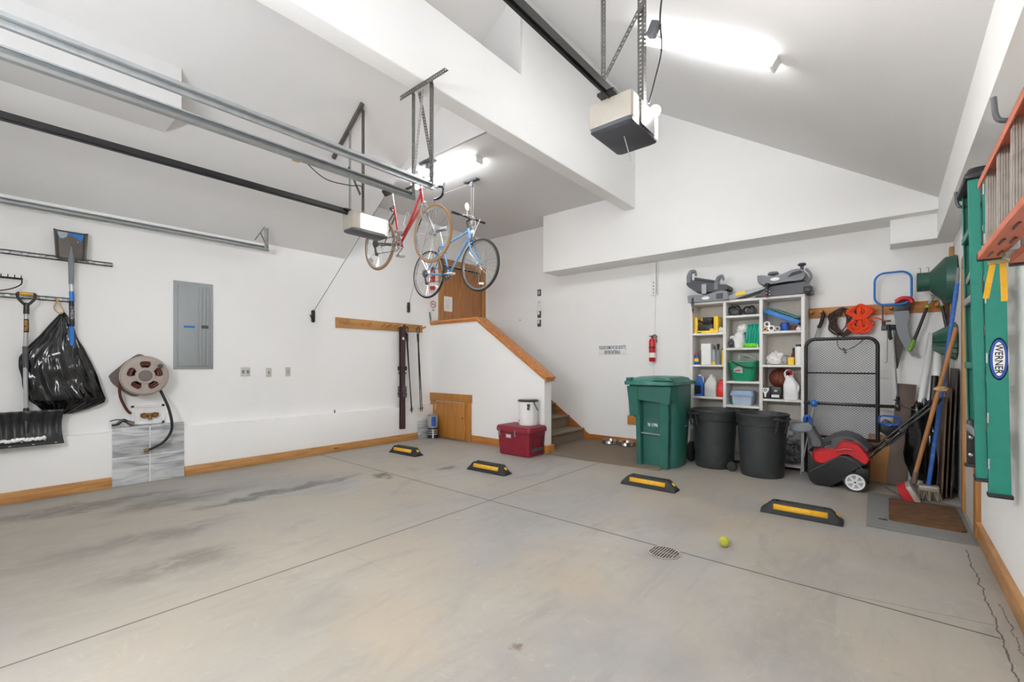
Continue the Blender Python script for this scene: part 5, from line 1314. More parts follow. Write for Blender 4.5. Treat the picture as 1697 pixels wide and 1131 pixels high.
# ---- car seat bases on top of the unit
ZT = 2.045
def seat_base(pts, y0, y1, m, label, extra=None, oval=None):
    xs = [p[0] for p in pts]; zs = [p[1] for p in pts]
    t = thing('car_seat_base', (sum(xs) / len(xs), (y0 + y1) / 2, min(zs)), label, 'car seat base', 'grey car seat bases')
    MB().prism(spline2(pts + [pts[0]], 5)[:-1], y0, y1, 'y', .012, 3).build('shell', m, t)
    if oval:
        x, z, r = oval; MB().lathe([(0, -.004), (.045, -.004), (.05, 0)], (x, y0 - .001, z), 'y', 28, 1, .42).build('oval_badge', 'whitepap', t)
    return t
b = seat_base([(-2.06, ZT + .10), (-2.05, ZT + .01), (-2.0, ZT + .003), (-1.6, ZT + .003), (-1.56, ZT + .02), (-1.565, ZT + .10), (-1.62, ZT + .12), (-1.72, ZT + .115), (-1.84, ZT + .085), (-1.96, ZT + .095)], 6.04, 6.33, 'mgrey', 'grey car seat base lying on the left end of the shelf unit top', oval=(-1.83, ZT + .045, 1))
MB().box(-1.70, -1.62, 6.035, 6.045, ZT + .02, ZT + .09, .004).build('side_recess', 'dgrey', b)
MB().tube([(-1.99, 6.03, ZT + .06), (-1.99, 6.025, ZT - .02), (-1.985, 6.03, ZT - .13)], [.012, .016, .008], 8).build('latch_strap', 'black', b)
m = MB()
for i in range(3): m.sphere((-1.985, 6.015, ZT - .03 - .022 * i), .006, n=8, k=6)
m.build('rivets', 'whitepap', b)
MB().tube([(-1.985, 6.025, ZT - .125), (-1.98, 6.025, ZT - .145)], .008, 8).build('red_button', 'red', b)
b = seat_base([(-1.95, ZT + .13), (-1.62, ZT + .13), (-1.575, ZT + .16), (-1.59, ZT + .20), (-1.66, ZT + .21), (-1.75, ZT + .235), (-1.98, ZT + .30), (-2.08, ZT + .29), (-2.08, ZT + .235)], 6.09, 6.34, 'dgrey', 'dark car seat base stacked upside down on the left grey base')
MB().tube(spline([(-2.06, 6.12, ZT + .28), (-2.06, 6.12, ZT + .38), (-2.03, 6.12, ZT + .425), (-1.985, 6.12, ZT + .41), (-1.975, 6.12, ZT + .36)]), [.035] * 8 + [.03] * 8 + [.025] * 8 + [.015] * 8 + [.01], 12).build('hook_arm', 'mgrey', b)
MB().tube(spline([(-1.72, 6.12, ZT + .15), (-1.71, 6.12, ZT + .25), (-1.68, 6.12, ZT + .31), (-1.645, 6.12, ZT + .31), (-1.635, 6.12, ZT + .26)]), [.04] * 8 + [.03] * 8 + [.024] * 8 + [.016] * 8 + [.01], 12).build('hook_arm', 'mgrey', b)
MB().box(-1.89, -1.83, 6.07, 6.085, ZT + .105, ZT + .235, .004).build('white_latch_plate', 'lgrey', b)
MB().tube([(-2.0, 6.15, ZT + .33), (-1.73, 6.15, ZT + .255)], .02, 10).build('crossbar', 'dgrey', b)
t = thing('folded_tray', (-1.35, 6.15, ZT), 'flat grey plastic tray with a yellow warning label lying between the car seat bases', 'tray')
MB().prism([(-1.56, ZT + .003), (-1.50, ZT + .003), (-1.14, ZT + .10), (-1.15, ZT + .12), (-1.45, ZT + .09), (-1.57, ZT + .05)], 6.06, 6.30, 'y', .004).build('tray_body', 'lgrey', t)
MB().prism([(-1.47, ZT + .035), (-1.36, ZT + .055), (-1.37, ZT + .095), (-1.48, ZT + .075)], 6.05, 6.062, 'y').build('warning_label', 'yellow', t)
MB().prism([(-1.58, ZT + .05), (-1.50, ZT + .06), (-1.49, ZT + .10), (-1.56, ZT + .08)], 6.14, 6.30, 'y', .004).build('hinge_end', 'dgrey', t)
t = seat_base([(-1.27, ZT + .003), (-.76, ZT + .003), (-.70, ZT + .02), (-.70, ZT + .08), (-.74, ZT + .13), (-.80, ZT + .135), (-1.10, ZT + .11), (-1.20, ZT + .05)], 6.06, 6.36, 'dgrey', 'dark car seat base flat on the right of the shelf top, lower of that pair')
MB().box(-.76, -.68, 6.03, 6.08, ZT + .01, ZT + .075, .01).build('adjuster', 'black', t)
MB().tube(spline([(-.76, 6.15, ZT + .11), (-.70, 6.12, ZT + .18), (-.71, 6.12, ZT + .24), (-.75, 6.12, ZT + .29)]), .015, 8).build('strap', 'mgrey', t)
b = seat_base([(-1.235, ZT + .26), (-1.22, ZT + .17), (-1.15, ZT + .14), (-.90, ZT + .155), (-.80, ZT + .15), (-.745, ZT + .19), (-.75, ZT + .25), (-.80, ZT + .285), (-.88, ZT + .28), (-.98, ZT + .24), (-1.08, ZT + .235), (-1.17, ZT + .255)], 6.04, 6.34, 'mgrey', 'grey car seat base with oval badge, upper of the right pair', oval=(-1.045, ZT + .195, 1))
MB().prism([(-.92, ZT + .20), (-.87, ZT + .25), (-.79, ZT + .265), (-.76, ZT + .24), (-.83, ZT + .22)], 6.034, 6.05, 'y', .003).build('side_recess', 'black', b)
MB().lathe([(0, .03), (.05, .022), (.062, .0), (.055, -.01), (.02, -.02), (0, -.02)], (-1.09, 6.2, ZT + .285), 'z', 24).build('dial', 'mgrey', b)
MB().lathe([(0, .02), (.035, .018), (.045, .0), (.03, -.012), (.018, -.02), (.018, -.08), (0, -.08)], (-.785, 6.12, ZT + .34), 'z', 24).build('knob', 'dgrey', b)
MB().tube([(-1.12, 6.025, ZT + .15), (-1.125, 6.02, ZT + .08), (-1.125, 6.02, ZT - .005)], [.024, .014, .01], 10).build('latch_strap', 'black', b)
m = MB()
for i in range(4): m.sphere((-1.125 + .03 * (i % 2), 6.008, ZT + .075 - .02 * i), .006, n=8, k=6)
m.build('rivets', 'whitepap', b)
MB().tube([(-1.135, 6.015, ZT - .005), (-1.11, 6.015, ZT - .01)], .008, 8).build('red_button', 'red', b)

# ------------------------------------------------------------------ peg rail and hanging things
t = thing('peg_rail', (-.18, YB, 1.78), 'long pine board with round pegs on the back wall right of the shelf unit', 'peg rail')
MB().box(-.745, .44, YB - .02, YB - .0005, 1.782, 1.90, .003).build('board', 'pine_x', t)
for x in (-.715, -.62, -.365, -.275, .0, .085, .355):
    MB().tube([(x, YB - .02, 1.835), (x, YB - .11, 1.85)], .016, 12).build('peg', 'peg', t)
PY = 6.32
t = thing('hedge_pruner', (-.65, PY, 1.54), 'black handled pruning shears hanging on the peg beside the shelf unit', 'pruner')
MB().tube(spline([(-.618, PY, 1.865), (-.60, PY, 1.82), (-.62, PY, 1.72), (-.645, PY, 1.66)]), [.014] * 8 + [.02] * 8 + [.02] * 8 + [.012], 10).build('handle', 'black', t)
MB().tube(spline([(-.645, PY, 1.67), (-.665, PY, 1.60), (-.68, PY, 1.545)]), .009, 8).tube(spline([(-.64, PY, 1.67), (-.63, PY, 1.61), (-.635, PY, 1.55)]), .008, 8).tube([(-.66, PY, 1.70), (-.66, PY, 1.62)], .004, 6).build('blades', 'silver', t)
# cords
def coilw(nm, m, label, cx_, w, z0, z1, n, r, seed, y=PY, waist=None, lo=.35):
    rnd = random.Random(seed); mb = MB()
    for i in range(n):
        dx = rnd.uniform(-.25, .25) * w; dw = w * rnd.uniform(lo, 1.05) / 2; zz = z0 + rnd.uniform(0, .05); yy = y + rnd.uniform(-.03, .03)
        k = waist if waist else 1
        pts = [(cx_ + dx * .3, yy, z1), (cx_ + dx + dw, yy - .01, z1 - (z1 - zz) * .25), (cx_ + dx * .4 + dw * k, yy - .01, (z1 + zz) / 2), (cx_ + dx + dw * .95, yy, zz + (z1 - zz) * .22), (cx_ + dx, yy, zz), (cx_ + dx - dw * .95, yy + .01, zz + (z1 - zz) * .22), (cx_ + dx * .4 - dw * k, yy + .01, (z1 + zz) / 2), (cx_ + dx - dw, yy + .01, z1 - (z1 - zz) * .25)]
        P = spline(pts + [pts[0]], 5)[:-1]
        mb.tube(P, r, 6, closed=True)
    return mb, nm, m, label
mb, *_ = coilw('', '', '', -.43, .23, 1.55, 1.88, 15, .0065, 3, lo=.5)
t = thing('extension_cord', (-.43, PY, 1.5), 'brown and black extension cord looped loosely over a peg, left of the orange cord', 'cord')
mb.build('coil', mat('brown_cord', '#4b3a34', .6), t)
MB().tube(spline([(-.46, PY - .03, 1.60), (-.46, PY - .05, 1.45), (-.40, PY - .05, 1.395), (-.30, PY - .04, 1.44), (-.22, PY - .04, 1.52)]), .0055, 6).tube([(-.41, PY - .05, 1.42), (-.385, PY - .05, 1.36)], .011, 8).build('loose_end', 'black', t)
mb, *_ = coilw('', '', '', -.255, .19, 1.575, 1.90, 30, .0085, 8, PY - .02, .5, .12)
t = thing('extension_cord', (-.255, PY, 1.55), 'bright orange extension cord bundled on its peg with a tied waist', 'cord')
mb.build('coil', 'orange', t)
w = MB()
for i in range(4): w.tube([(-.25 + .058 * math.cos(a), PY - .02 + .04 * math.sin(a), 1.735 + i * .014) for a in [2 * PI * j / 20 for j in range(20)]], .008, 6, closed=True)
w.build('waist_wrap', 'orange', t)
MB().tube(spline([(-.2, PY - .03, 1.72), (-.12, PY - .05, 1.74), (-.06, PY - .04, 1.70), (-.08, PY - .04, 1.685)]), .008, 8).build('loose_end', 'orange', t)
# blue loop (landing net hoop)
t = thing('net_hoop', (.015, 6.3, 1.87), 'bright blue rounded hoop frame hanging above the hand saws', 'hoop')
hp = [(x, 6.27, z) for x, z in rrect(.015, 2.045, .30, .345, .09, 8)]
MB().tube(hp, .011, 10, closed=True).build('hoop_frame', 'blue_b', t)
# bow saw / pruning saws
t = thing('caulking_gun', (-.03, 6.3, 1.15), 'black trigger frame tool with a thin grey rod hanging left of the hand saws', 'caulking tool')
MB().box(-.075, -.06, 6.27, 6.285, 1.62, 1.88, .002).box(-.075, .03, 6.27, 6.285, 1.865, 1.88, .002).box(-.08, .04, 6.265, 6.29, 1.60, 1.66, .006).build('frame', 'black', t)
MB().tube([(-.02, 6.27, 1.66), (-.01, 6.27, 1.53), (.005, 6.27, 1.50)], .018, 10).tube([(-.055, 6.275, 1.60), (-.05, 6.27, 1.70), (.0, 6.27, 1.70)], .008, 8).build('trigger_grip', 'black', t)
MB().tube(spline([(-.028, 6.26, 1.60), (-.03, 6.26, 1.30), (-.035, 6.26, 1.26), (-.05, 6.26, 1.255)]), .005, 8).build('rod', 'galv', t)
t = thing('hand_saw', (.05, 6.28, 1.18), 'hand saw with a dark tapering blade hanging point down on the double peg', 'saw', 'saws on the peg rail')
MB().prism([(.045, 1.79), (.15, 1.79), (.135, 1.60), (.055, 1.19), (.04, 1.19), (.03, 1.5)], 6.285, 6.288, 'y').build('blade', 'greyboard', t)
MB().prism(spline2([(.04, 1.93), (.10, 1.95), (.17, 1.925), (.165, 1.86), (.14, 1.80), (.05, 1.80), (.03, 1.86), (.04, 1.93)], 5)[:-1], 6.275, 6.30, 'y', .006).build('handle', 'black', t)
t = thing('pruning_saw', (.12, 6.26, 1.35), 'curved pruning saw with a red handle, in front of the hand saw', 'saw', 'saws on the peg rail')
o_ = spline2([(.02, 1.80), (.14, 1.80), (.135, 1.62), (.165, 1.47), (.215, 1.33)], 8); i_ = spline2([(.17, 1.315), (.11, 1.42), (.055, 1.56), (.02, 1.80)], 8)
MB().prism(o_ + i_[:-1], 6.255, 6.258, 'y').build('blade', 'mgrey', t)
MB().prism([(.02, 1.80), (.14, 1.80), (.15, 1.86), (.02, 1.86)], 6.25, 6.27, 'y', .004).build('heel', 'black', t)
MB().tube(spline([(.04, 6.262, 1.90), (.09, 6.262, 1.93), (.15, 6.262, 1.92), (.17, 6.262, 1.88)]), .024, 12).build('handle', 'red', t)['label'] = 'red handle'
# loppers
t = thing('loppers', (.27, 6.28, 1.37), 'black loppers with green grip rings hanging open on the right peg', 'loppers')
MB().tube([(.315, 6.28, 1.93), (.36, 6.28, 1.945), (.405, 6.28, 1.91)], .016, 8).tube([(.33, 6.28, 1.93), (.30, 6.28, 1.86)], .013, 8).tube([(.375, 6.28, 1.93), (.40, 6.28, 1.84)], .016, 8).build('jaws', 'silver', t)
for a, b in (((.29, 6.28, 1.84), (.165, 6.25, 1.42)), ((.395, 6.28, 1.84), (.43, 6.26, 1.60))):
    a, b = V(a), V(b); MB().tube([a, b], [.013, .015], 12).build('handle', 'black', t)
    MB().tube([a, a + (b - a) * .05], .0165, 12).build('grip_ring', 'lime', t)
MB().tube([(.185, 6.25, 1.49), (.150, 6.25, 1.385)], .02, 12).tube([(.15, 6.25, 1.39), (.146, 6.25, 1.377)], .018, 10).build('grip', mat('lime_grip', '#6d9a33', .6, var=.5, vscale=60), t)
# long grey pole below the frame tool with snow brush head
t = thing('long_pole', (.06, 6.22, .62), 'thin grey metal pole leaning on the back wall beside the mesh panel', 'pole')
MB().tube([(.015, 6.26, 1.60), (.062, 6.20, .73)], .0075, 8).build('shaft', 'galv', t)
MB().box(.035, .075, 6.17, 6.21, .66, .82, .008).tube([(.055, 6.19, .9), (.06, 6.19, .62)], .012, 8).build('clamp', 'black', t)
t = thing('dustpan', (-.02, 6.1, .5), 'black dustpan shaped scoop with a bright blue loop handle behind the snow blower handle', 'scoop')
MB().box(-.10, .05, 6.05, 6.07, .50, .64, .01, ((-.02, 6.06, .57), Matrix.Rotation(.6, 3, 'Y'))).build('scoop', 'black', t)
MB().tube([(x, 6.02, z) for x, z in rrect(-.015, .66, .16, .09, .035, 6)], .010, 8, closed=True).tube(spline([(-.06, 6.02, .63), (-.02, 6.01, .60), (.02, 6.02, .63)]), .008, 8).build('loop_handle', 'blue', t)

# folding mesh panel
t = thing('mesh_wagon_panel', (-.42, 6.02, .02), 'tall black tubular panel filled with grey expanded mesh standing against the shelf side', 'mesh panel')
MX0, MX1, MZ0, MZ1 = -.735, -.105, .10, 1.515; MYY = 6.03
P = [(MX0, .02), (MX0, MZ1 - .09)] + [(MX0 + .09 - .09 * math.cos(a), MZ1 - .09 + .09 * math.sin(a)) for a in [PI / 2 * i / 8 for i in range(9)]] + [(MX1 - .09 + .09 * math.sin(a), MZ1 - .09 + .09 * math.cos(a)) for a in [PI / 2 * i / 8 for i in range(9)]] + [(MX1, .42)]
MB().tube([(x, MYY, z) for x, z in P], .018, 12).build('tube_frame', 'blackmetal', t)
MB().tube([(MX0, MYY, 1.14), (MX1, MYY, 1.14)], .009, 10).build('crossbar', 'blackmetal', t)
MB().box(MX0 - .02, .03, MYY - .015, MYY + .015, .785, .82, .004).build('crossbar', 'blackmetal', t)
MB().box(MX0, MX1, MYY - .012, MYY + .012, .42, .45, .004).build('crossbar', 'blackmetal', t)
m = MB(); pz = .026; px_ = .03; w_ = .0028
for fam in (1, -1):
    n0 = int(((MX1 - MX0) * pz / px_ * 1 + (MZ1 - .44)) / pz) + 4
    for i in range(-n0, n0 * 2):
        k = fam * pz / px_ * 1.0
        # z = zc + k (x-x0)
        zc = .44 + i * pz
        xa, xb = MX0, MX1; za, zb = zc, zc + k * (MX1 - MX0)
        lo, hi = .44, MZ1 - .01
        def clip(x, z):
            if z < lo: return (MX0 + (lo - zc) / k, lo)
            if z > hi: return (MX0 + (hi - zc) / k, hi)
            return (x, z)
        if max(za, zb) <= lo or min(za, zb) >= hi: continue
        (xa, za), (xb, zb) = clip(xa, za), clip(xb, zb)
        m.quad((xa, MYY, za - w_), (xb, MYY, zb - w_), (xb, MYY, zb + w_), (xa, MYY, za + w_))
m.build('expanded_mesh', 'mgrey', t, smooth=0)
# ------------------------------------------------------------------ snow blower
t = thing('snow_blower', (-.38, 5.72, 0), 'red and black single-stage snow blower with white wheels and a folded-back handle', 'snow blower')
Y0, Y1 = 5.50, 5.93
side = [(-.655, .33), (-.66, .10), (-.63, .035), (-.575, .005), (-.46, .003), (-.36, .10), (-.27, .22), (-.15, .29), (-.16, .33), (-.20, .30), (-.33, .345), (-.40, .33), (-.60, .27)]
MB().prism(side, Y0, Y0 + .05, 'y', .008).prism(side, Y1 - .05, Y1, 'y', .008).box(-.63, -.40, Y0 + .04, Y1 - .04, .12, .30, .02).box(-.60, -.44, Y0 + .04, Y1 - .04, .01, .1, .01).prism([(-.65, .12), (-.42, .30), (-.65, .345)], Y0 + .01, Y1 - .01, 'y', .01).build('auger_housing', 'black', t)
MB().tube([(-.635, Y0 - .004, .135), (-.40, Y0 - .006, .315), (-.345, Y0 - .006, .325), (-.26, Y0 - .006, .28), (-.19, Y0 - .004, .20)], .006, 8).build('housing_rib', 'dgrey', t)
red = spline2([(-.615, .335), (-.618, .30), (-.60, .255), (-.54, .235), (-.45, .29), (-.37, .345), (-.32, .352), (-.26, .32), (-.185, .275), (-.155, .33), (-.19, .39), (-.24, .455), (-.32, .475), (-.385, .465), (-.41, .42), (-.45, .385), (-.53, .375)], 5)
m = MB(); k = len(red); cxr = -.37; czr = .34
def ringr(y, s, dz=0): return [(cxr + (x - cxr) * s, y, czr + (z - czr) * s + dz) for x, z in red]
m.loft([ringr(Y0 - .004, .93), ringr(Y0 - .018, .97), ringr(Y0 + .0, 1.0), ringr(Y0 + .14, 1.0, .012), ringr(Y1 - .14, 1.0, .012), ringr(Y1, 1.0), ringr(Y1 + .01, .95)])
sh_ = m.build('engine_shroud', 'red', t, smooth=50)
MB().tube([(-.42, Y0 - .021, .375), (-.34, Y0 - .022, .405), (-.28, Y0 - .021, .40)], .010, 8).build('shroud_crease', 'redpaint', sh_)
MB().box(-.355, -.285, Y0 + .05, Y0 + .15, .475, .492, .005).build('fuel_cap', 'black', t)
dome_ = spline2([(-.56, .38), (-.55, .44), (-.46, .51), (-.38, .545), (-.32, .545), (-.24, .515), (-.17, .45), (-.13, .41), (-.16, .36)], 5)
m = MB(); m.loft([[(-.34 + (x + .34) * s, y, .40 + (z - .40) * s) for x, z in dome_] for y, s in ((Y0 + .06, .82), (Y0 + .12, .97), (Y0 + .3, 1), (Y1 - .08, .95), (Y1 - .03, .8))]); m.build('top_cowl', 'dgrey', t, smooth=50)
w = MB()
for i in range(2): w.tube([(-.54, Y0 + .06, .40 + i * .025), (-.46, Y0 + .055, .44 + i * .022)], .007, 8)
w.build('cowl_vent', 'black', t)
m = MB(); m.loft([[(x + a, y + b, z) for a, b in rrect(0, 0, wx, wy, .03)] for x, y, z, wx, wy in ((-.58, Y0 + .2, .38, .14, .16), (-.60, Y0 + .2, .43, .12, .15), (-.655, Y0 + .2, .54, .10, .13), (-.675, Y0 + .2, .575, .11, .13))])
m.build('chute', 'dgrey', t)
P = []
for x, z, hh, ww in ((-.635, .565, .05, .13), (-.66, .57, .10, .14), (-.74, .555, .10, .15), (-.82, .555, .075, .155), (-.835, .56, .06, .14)): P.append([(x, Y0 + .2 + a, z + b) for a, b in rrect(0, 0, ww, hh, .02)])
MB().loft(P).build('chute_deflector', 'mgrey', t)
MB().tube(spline([(-.70, Y0 + .2, .61), (-.705, Y0 + .19, .66), (-.68, Y0 + .19, .685), (-.655, Y0 + .2, .65), (-.65, Y0 + .2, .61)]), .016, 10).build('chute_handle', 'blue', t)['label'] = 'blue chute handle'
for y in (Y0 - .02, Y1 + .0):
    wl = MB().lathe([(.075, -.018), (.088, -.018), (.092, -.01), (.092, .01), (.088, .018), (.075, .018)], (-.265, y, .093), 'y', 36).build('wheel', 'wheelrub', t)
    r = MB().lathe([(.062, -.016), (.078, -.02), (.080, .0), (.078, .02), (.062, .016), (.062, -.016)], (-.265, y, .093), 'y', 36).lathe([(0, -.022), (.018, -.022), (.018, .022), (0, .022)], (-.265, y, .093), 'y', 18)
    for i in range(6):
        a = 2 * PI * i / 6 + .2; r.beam((-.265 + .012 * math.cos(a), y, .093 + .012 * math.sin(a)), (-.265 + .066 * math.cos(a), y, .093 + .066 * math.sin(a)), .02, .022, (0, 1, 0))
    r.build('rim', 'white', wl)
    MB().lathe([(0, .0), (.068, .0), (.068, .008), (0, .008)], (-.265, y, .093), 'y', 30).build('rim_web', 'lgrey', wl)
    MB().lathe([(0, -.025), (.009, -.025), (.009, 0)], (-.265, y, .093), 'y', 12).build('axle_nut', 'dgrey', wl)
MB().cyl((-.265, Y0, .093), (-.265, Y1, .093), .012, n=10).box(-.30, -.16, Y0 + .05, Y1 - .05, .07, .22, .01).build('rear_frame', 'black', t)
h = MB()
for y in (Y0 + .02, Y1 - .02): h.tube([(-.17, y, .33), (.02, y + (.0 if y < 5.7 else .0), .55)], .014, 10)
h.build('lower_handle', 'blackmetal', t)
h = MB()
ya, yb = Y0 + .02, Y1 - .02
h.tube([(-.06, ya, .46)] + spline([(.22, ya, .78), (.32, ya + .01, .895), (.345, ya + .05, .93), (.35, ya + .2, .94), (.345, yb - .05, .93), (.32, yb - .01, .895), (.22, yb, .78)], 5) + [(-.06, yb, .46)], .0125, 10)
h.build('upper_handle', 'blackmetal', t)
MB().tube(spline([(.26, ya + .01, .86), (.28, ya + .2, .90), (.26, yb - .01, .86)]), .008, 8).tube(spline([(.22, ya, .80), (.10, ya + .05, .84), (.06, ya + .1, .88), (.02, ya + .1, .90)]), .005, 6).build('control_bail', 'black', t)
for x, z in ((-.02, .51), (.08, .62)):
    for y in (ya - .012,): MB().box(x - .02, x + .03, y - .012, y + .02, z - .02, z + .025, .006).build('handle_clamp', 'black', t)
MB().tube(spline([(-.14, ya - .01, .34), (-.10, ya - .03, .42), (.03, ya - .02, .52), (.14, ya - .015, .70), (.22, ya - .01, .82)]), .004, 6).build('control_cable', 'black', t)

# ------------------------------------------------------------------ leaning things in the corner
t = thing('ball_top_rod', (-.7, 5.95, 0), 'thin white rod with a bright blue knob leaning against the shelf side', 'ball-top rod')
MB().tube([(-.775, 5.93, .004), (-.66, 6.0, .775)], .007, 8).build('rod', 'lgrey', t)
MB().sphere((-.655, 6.0, .80), .038, n=20, k=12).build('knob', 'blue_b', t)
RY = lambda a: Matrix.Rotation(math.radians(a), 3, 'Y')
RX = lambda a: Matrix.Rotation(math.radians(a), 3, 'X')
def lean(nm, x0, x1, y0, th, h, ax, ay, m, label, cat, z0=.003, bev=.003):
    mb = MB().box(x0, x1, y0, y0 + th, z0, h, bev)
    pv = Vector(((x0 + x1) / 2, y0 + th if ax < 0 else y0, z0))
    for v in mb.bm.verts: v.co = pv + (RX(ax) @ (RY(ay) @ (v.co - pv)))
    lo = min(v.co.z for v in mb.bm.verts)
    for v in mb.bm.verts: v.co.z += .002 - lo
    return tag(mb.build(nm, m), label, cat)
lean('cardboard_sheet', -.20, .0, 6.02, .015, .50, -9, 2, 'cardboard', 'brown cardboard sheet leaning behind the snow blower', 'cardboard')
lean('wood_board', -.04, .112, 5.96, .04, 1.06, -16, 5, 'darkboard', 'dark brown plank leaning on the back wall right of the snow blower', 'plank')
t = crumple('nylon_bag', (.22, 5.99, .44), .105, 'bag', 'black nylon bag standing behind the snow blower handle', 'bag', 1.1, .5, 4.1, 51, .25, 2.5)
t = crumple('nylon_bag', (.285, 5.76, .34), .07, 'bag', 'slim black sleeve bag behind the wooden broom handle', 'bag', .65, .9, 4.7, 57, .2, 2.5)
t = thing('plastic_pipe', (.23, 6.3, 0), 'plain white plastic pipe leaning in the back corner, left of the sleeved one', 'pipe', 'white plastic pipes')
MB().tube([(.13, 6.05, .025), (.325, 6.35, 1.56)], .026, 16, cap=False).build('pipe', 'white', t, solid=.003)
t = thing('plastic_pipe', (.30, 6.3, 0), 'white plastic pipe with a black foam lower sleeve leaning in the back corner', 'pipe', 'white plastic pipes')
MB().tube([(.335, 6.18, .9), (.372, 6.33, 1.40)], .034, 16, cap=False).build('pipe', 'white', t, solid=.003)
MB().tube([(.27, 6.0, .02), (.338, 6.185, 1.12)], .029, 14).build('foam_sleeve', 'black', t)
t = thing('plastic_pipe', (.25, 6.3, 0), 'white plastic pipe between the plain pipe and the sleeved pipe', 'pipe', 'white plastic pipes')
MB().tube([(.22, 6.05, .025), (.345, 6.36, 1.30)], .024, 16, cap=False).build('pipe', 'white', t, solid=.003)
for i, (x, y0, y1, h, m, lab) in enumerate(((.345, 5.62, 5.98, .93, 'brownsheet', 'brown board sheet on edge by the right wall, nearest the broom'), (.38, 5.70, 6.2, 1.02, 'brownsheet', 'tall dark sheet on edge behind the nearest board by the right wall'), (.415, 5.74, 6.3, 1.20, 'greyboard', 'tallest dark sheet on edge against the right wall'))):
    mb = MB().box(x, x + .012, y0, y1, .003, h, .002, ((x, y0, 0), RY(2.0)))
    tag(mb.build('board_sheet', m), lab, 'board', 'board sheets by the right wall')
tag(MB().box(.452, .482, 6.28, 6.372, 1.72, 2.42, .003).build('wall_cleat_board', 'pine_z'), 'short upright pine board high in the back right corner', 'board')
tag(MB().tube([(.43, 6.2, .01), (.44, 6.34, 1.9)], .013, 8).build('thin_stake', 'darkboard'), 'thin brown stake standing in the back right corner', 'stake')
# blue pole and broom
t = thing('pole_brush', (.27, 5.55, 0), 'blue painted pole with a dirty white brush head leaning on the right wall', 'pole brush')
MB().tube([(.262, 5.56, .14), (.452, 5.62, 1.96)], .016, 12).build('handle', 'bluepole', t)
MB().tube([(.452, 5.62, 1.95), (.460, 5.625, 2.10)], .013, 10).build('tip', 'mgrey', t)
m = MB(); m.box(.19, .33, 5.50, 5.60, .09, .14, .01)
b = m.build('block', 'alu', t)
m = MB()
for i in range(60):
    x, y = random.uniform(.19, .33), random.uniform(5.50, 5.60); m.tube([(x, y, .10), (x + random.uniform(-.02, .03), y + random.uniform(-.02, .02), .012)], [.008, .004], 5)
m.build('bristles', mat('dirty_bristle', '#a39a86', .9, var=.3), t)
t = thing('push_broom', (.2, 5.42, 0), 'wooden handled broom with red bristles leaning on the blue pole', 'broom')
MB().tube([(.165, 5.42, .24), (.435, 5.50, 1.56)], .0165, 12).build('handle', 'woodpole', t)
MB().tube([(.172, 5.42, .27), (.155, 5.415, .165)], [.02, .024], 12).build('socket', 'darkboard', t)
rb = ((.16, 5.42, .10), RY(-28))
MB().box(.125, .165, 5.30, 5.55, .02, .17, .006, rb).build('head_block', 'alu', t)
m = MB(); m.box(.06, .13, 5.30, 5.55, .018, .172, .01, rb); m.build('bristles', 'bristle', t)
tag(crumple('rope_knot', (.335, 5.44, 1.02), .028, 'tan', 'pale knotted rope tied around the wooden broom handle', 'rope', 1.6, 1, .8, 61, .6, 5), None, None)
# green cones hung on the right wall
t = thing('vent_cone', (.4, 6.0, 1.8), 'large green cone with a straight neck, upper cone in the right corner', 'cone', 'green cones in the corner')
MB().lathe([(.085, -.20), (.095, -.20), (.092, -.11), (.10, -.10), (.22, .0), (.235, .075), (.22, .075), (.205, .0), (.09, -.09), (.082, -.11), (.085, -.20)], (.40 + .0, 6.08, 2.06), 'x', 44).build('cone_shell', 'conegreen', t)
m = MB()
for x, dz in ((.225, .10), (.285, .10)): m.tube([(x, 6.04, 2.06 + dz - .02), (x, 6.04, 2.06 + dz + .035), (x - .018, 6.04, 2.06 + dz + .035)], .003, 6)
for x in (.235, .29): m.tube([(x, 5.99, 1.985), (x + .008, 5.985, 1.96), (x + .016, 5.99, 1.985)], .003, 6)
m.build('wire_clips', 'galv_dk', t)
t = thing('vent_cone', (.4, 6.0, 1.3), 'ribbed dark green cone below the larger cone in the right corner', 'cone', 'green cones in the corner')
n = 36; R_ = []
for x, r in ((.315, .075), (.33, .085), (.40, .13), (.475, .175), (.475, .165), (.40, .12), (.33, .07), (.315, .06)):
    R_.append([(x, 6.05 + (r + .012 * math.cos(j * PI)) * math.cos(2 * PI * j / n), 1.46 + (r + .012 * math.cos(j * PI)) * math.sin(2 * PI * j / n)) for j in range(n)])
MB().loft(R_).build('cone_shell', 'conegreen', t, smooth=20)
# ------------------------------------------------------------------ green stepladder on the right wall
t = thing('stepladder', (.38, 3.5, .6), 'tall green stepladder hanging folded and upright on the right wall', 'ladder')
def rail(xa0, xb0, z0, xa1, xb1, z1, y, s, nm, m='ladgreen'):
    """C-channel: web facing -y (s=-1) or +y"""
    d = .028 * s
    o = MB()
    o.loft([[(xa0, y, z0), (xb0, y, z0), (xb0, y - .003 * s * -1, z0), (xa0, y - .003 * s * -1, z0)], [(xa1, y, z1), (xb1, y, z1), (xb1, y + .003 * s, z1), (xa1, y + .003 * s, z1)]])
    for (a, b) in ((xa0, xa1), (xb0 - .003, xb1 - .003)):
        o.loft([[(a, y, z0), (a + .003, y, z0), (a + .003, y - d, z0), (a, y - d, z0)], [(b, y, z1), (b + .003, y, z1), (b + .003, y - d, z1), (b, y - d, z1)]])
    return o.build(nm, m, t)
rail(.333, .372, .66, .303, .345, 2.19, 3.28, -1, 'rear_rail')
fr = rail(.375, .452, .595, .352, .425, 2.22, 3.26, -1, 'front_rail')
rail(.345, .375, .66, .318, .350, 2.24, 3.72, 1, 'rear_rail', 'ladgreen_dk')
rail(.378, .452, .64, .355, .425, 2.24, 3.76, 1, 'front_rail', 'ladgreen_dk')
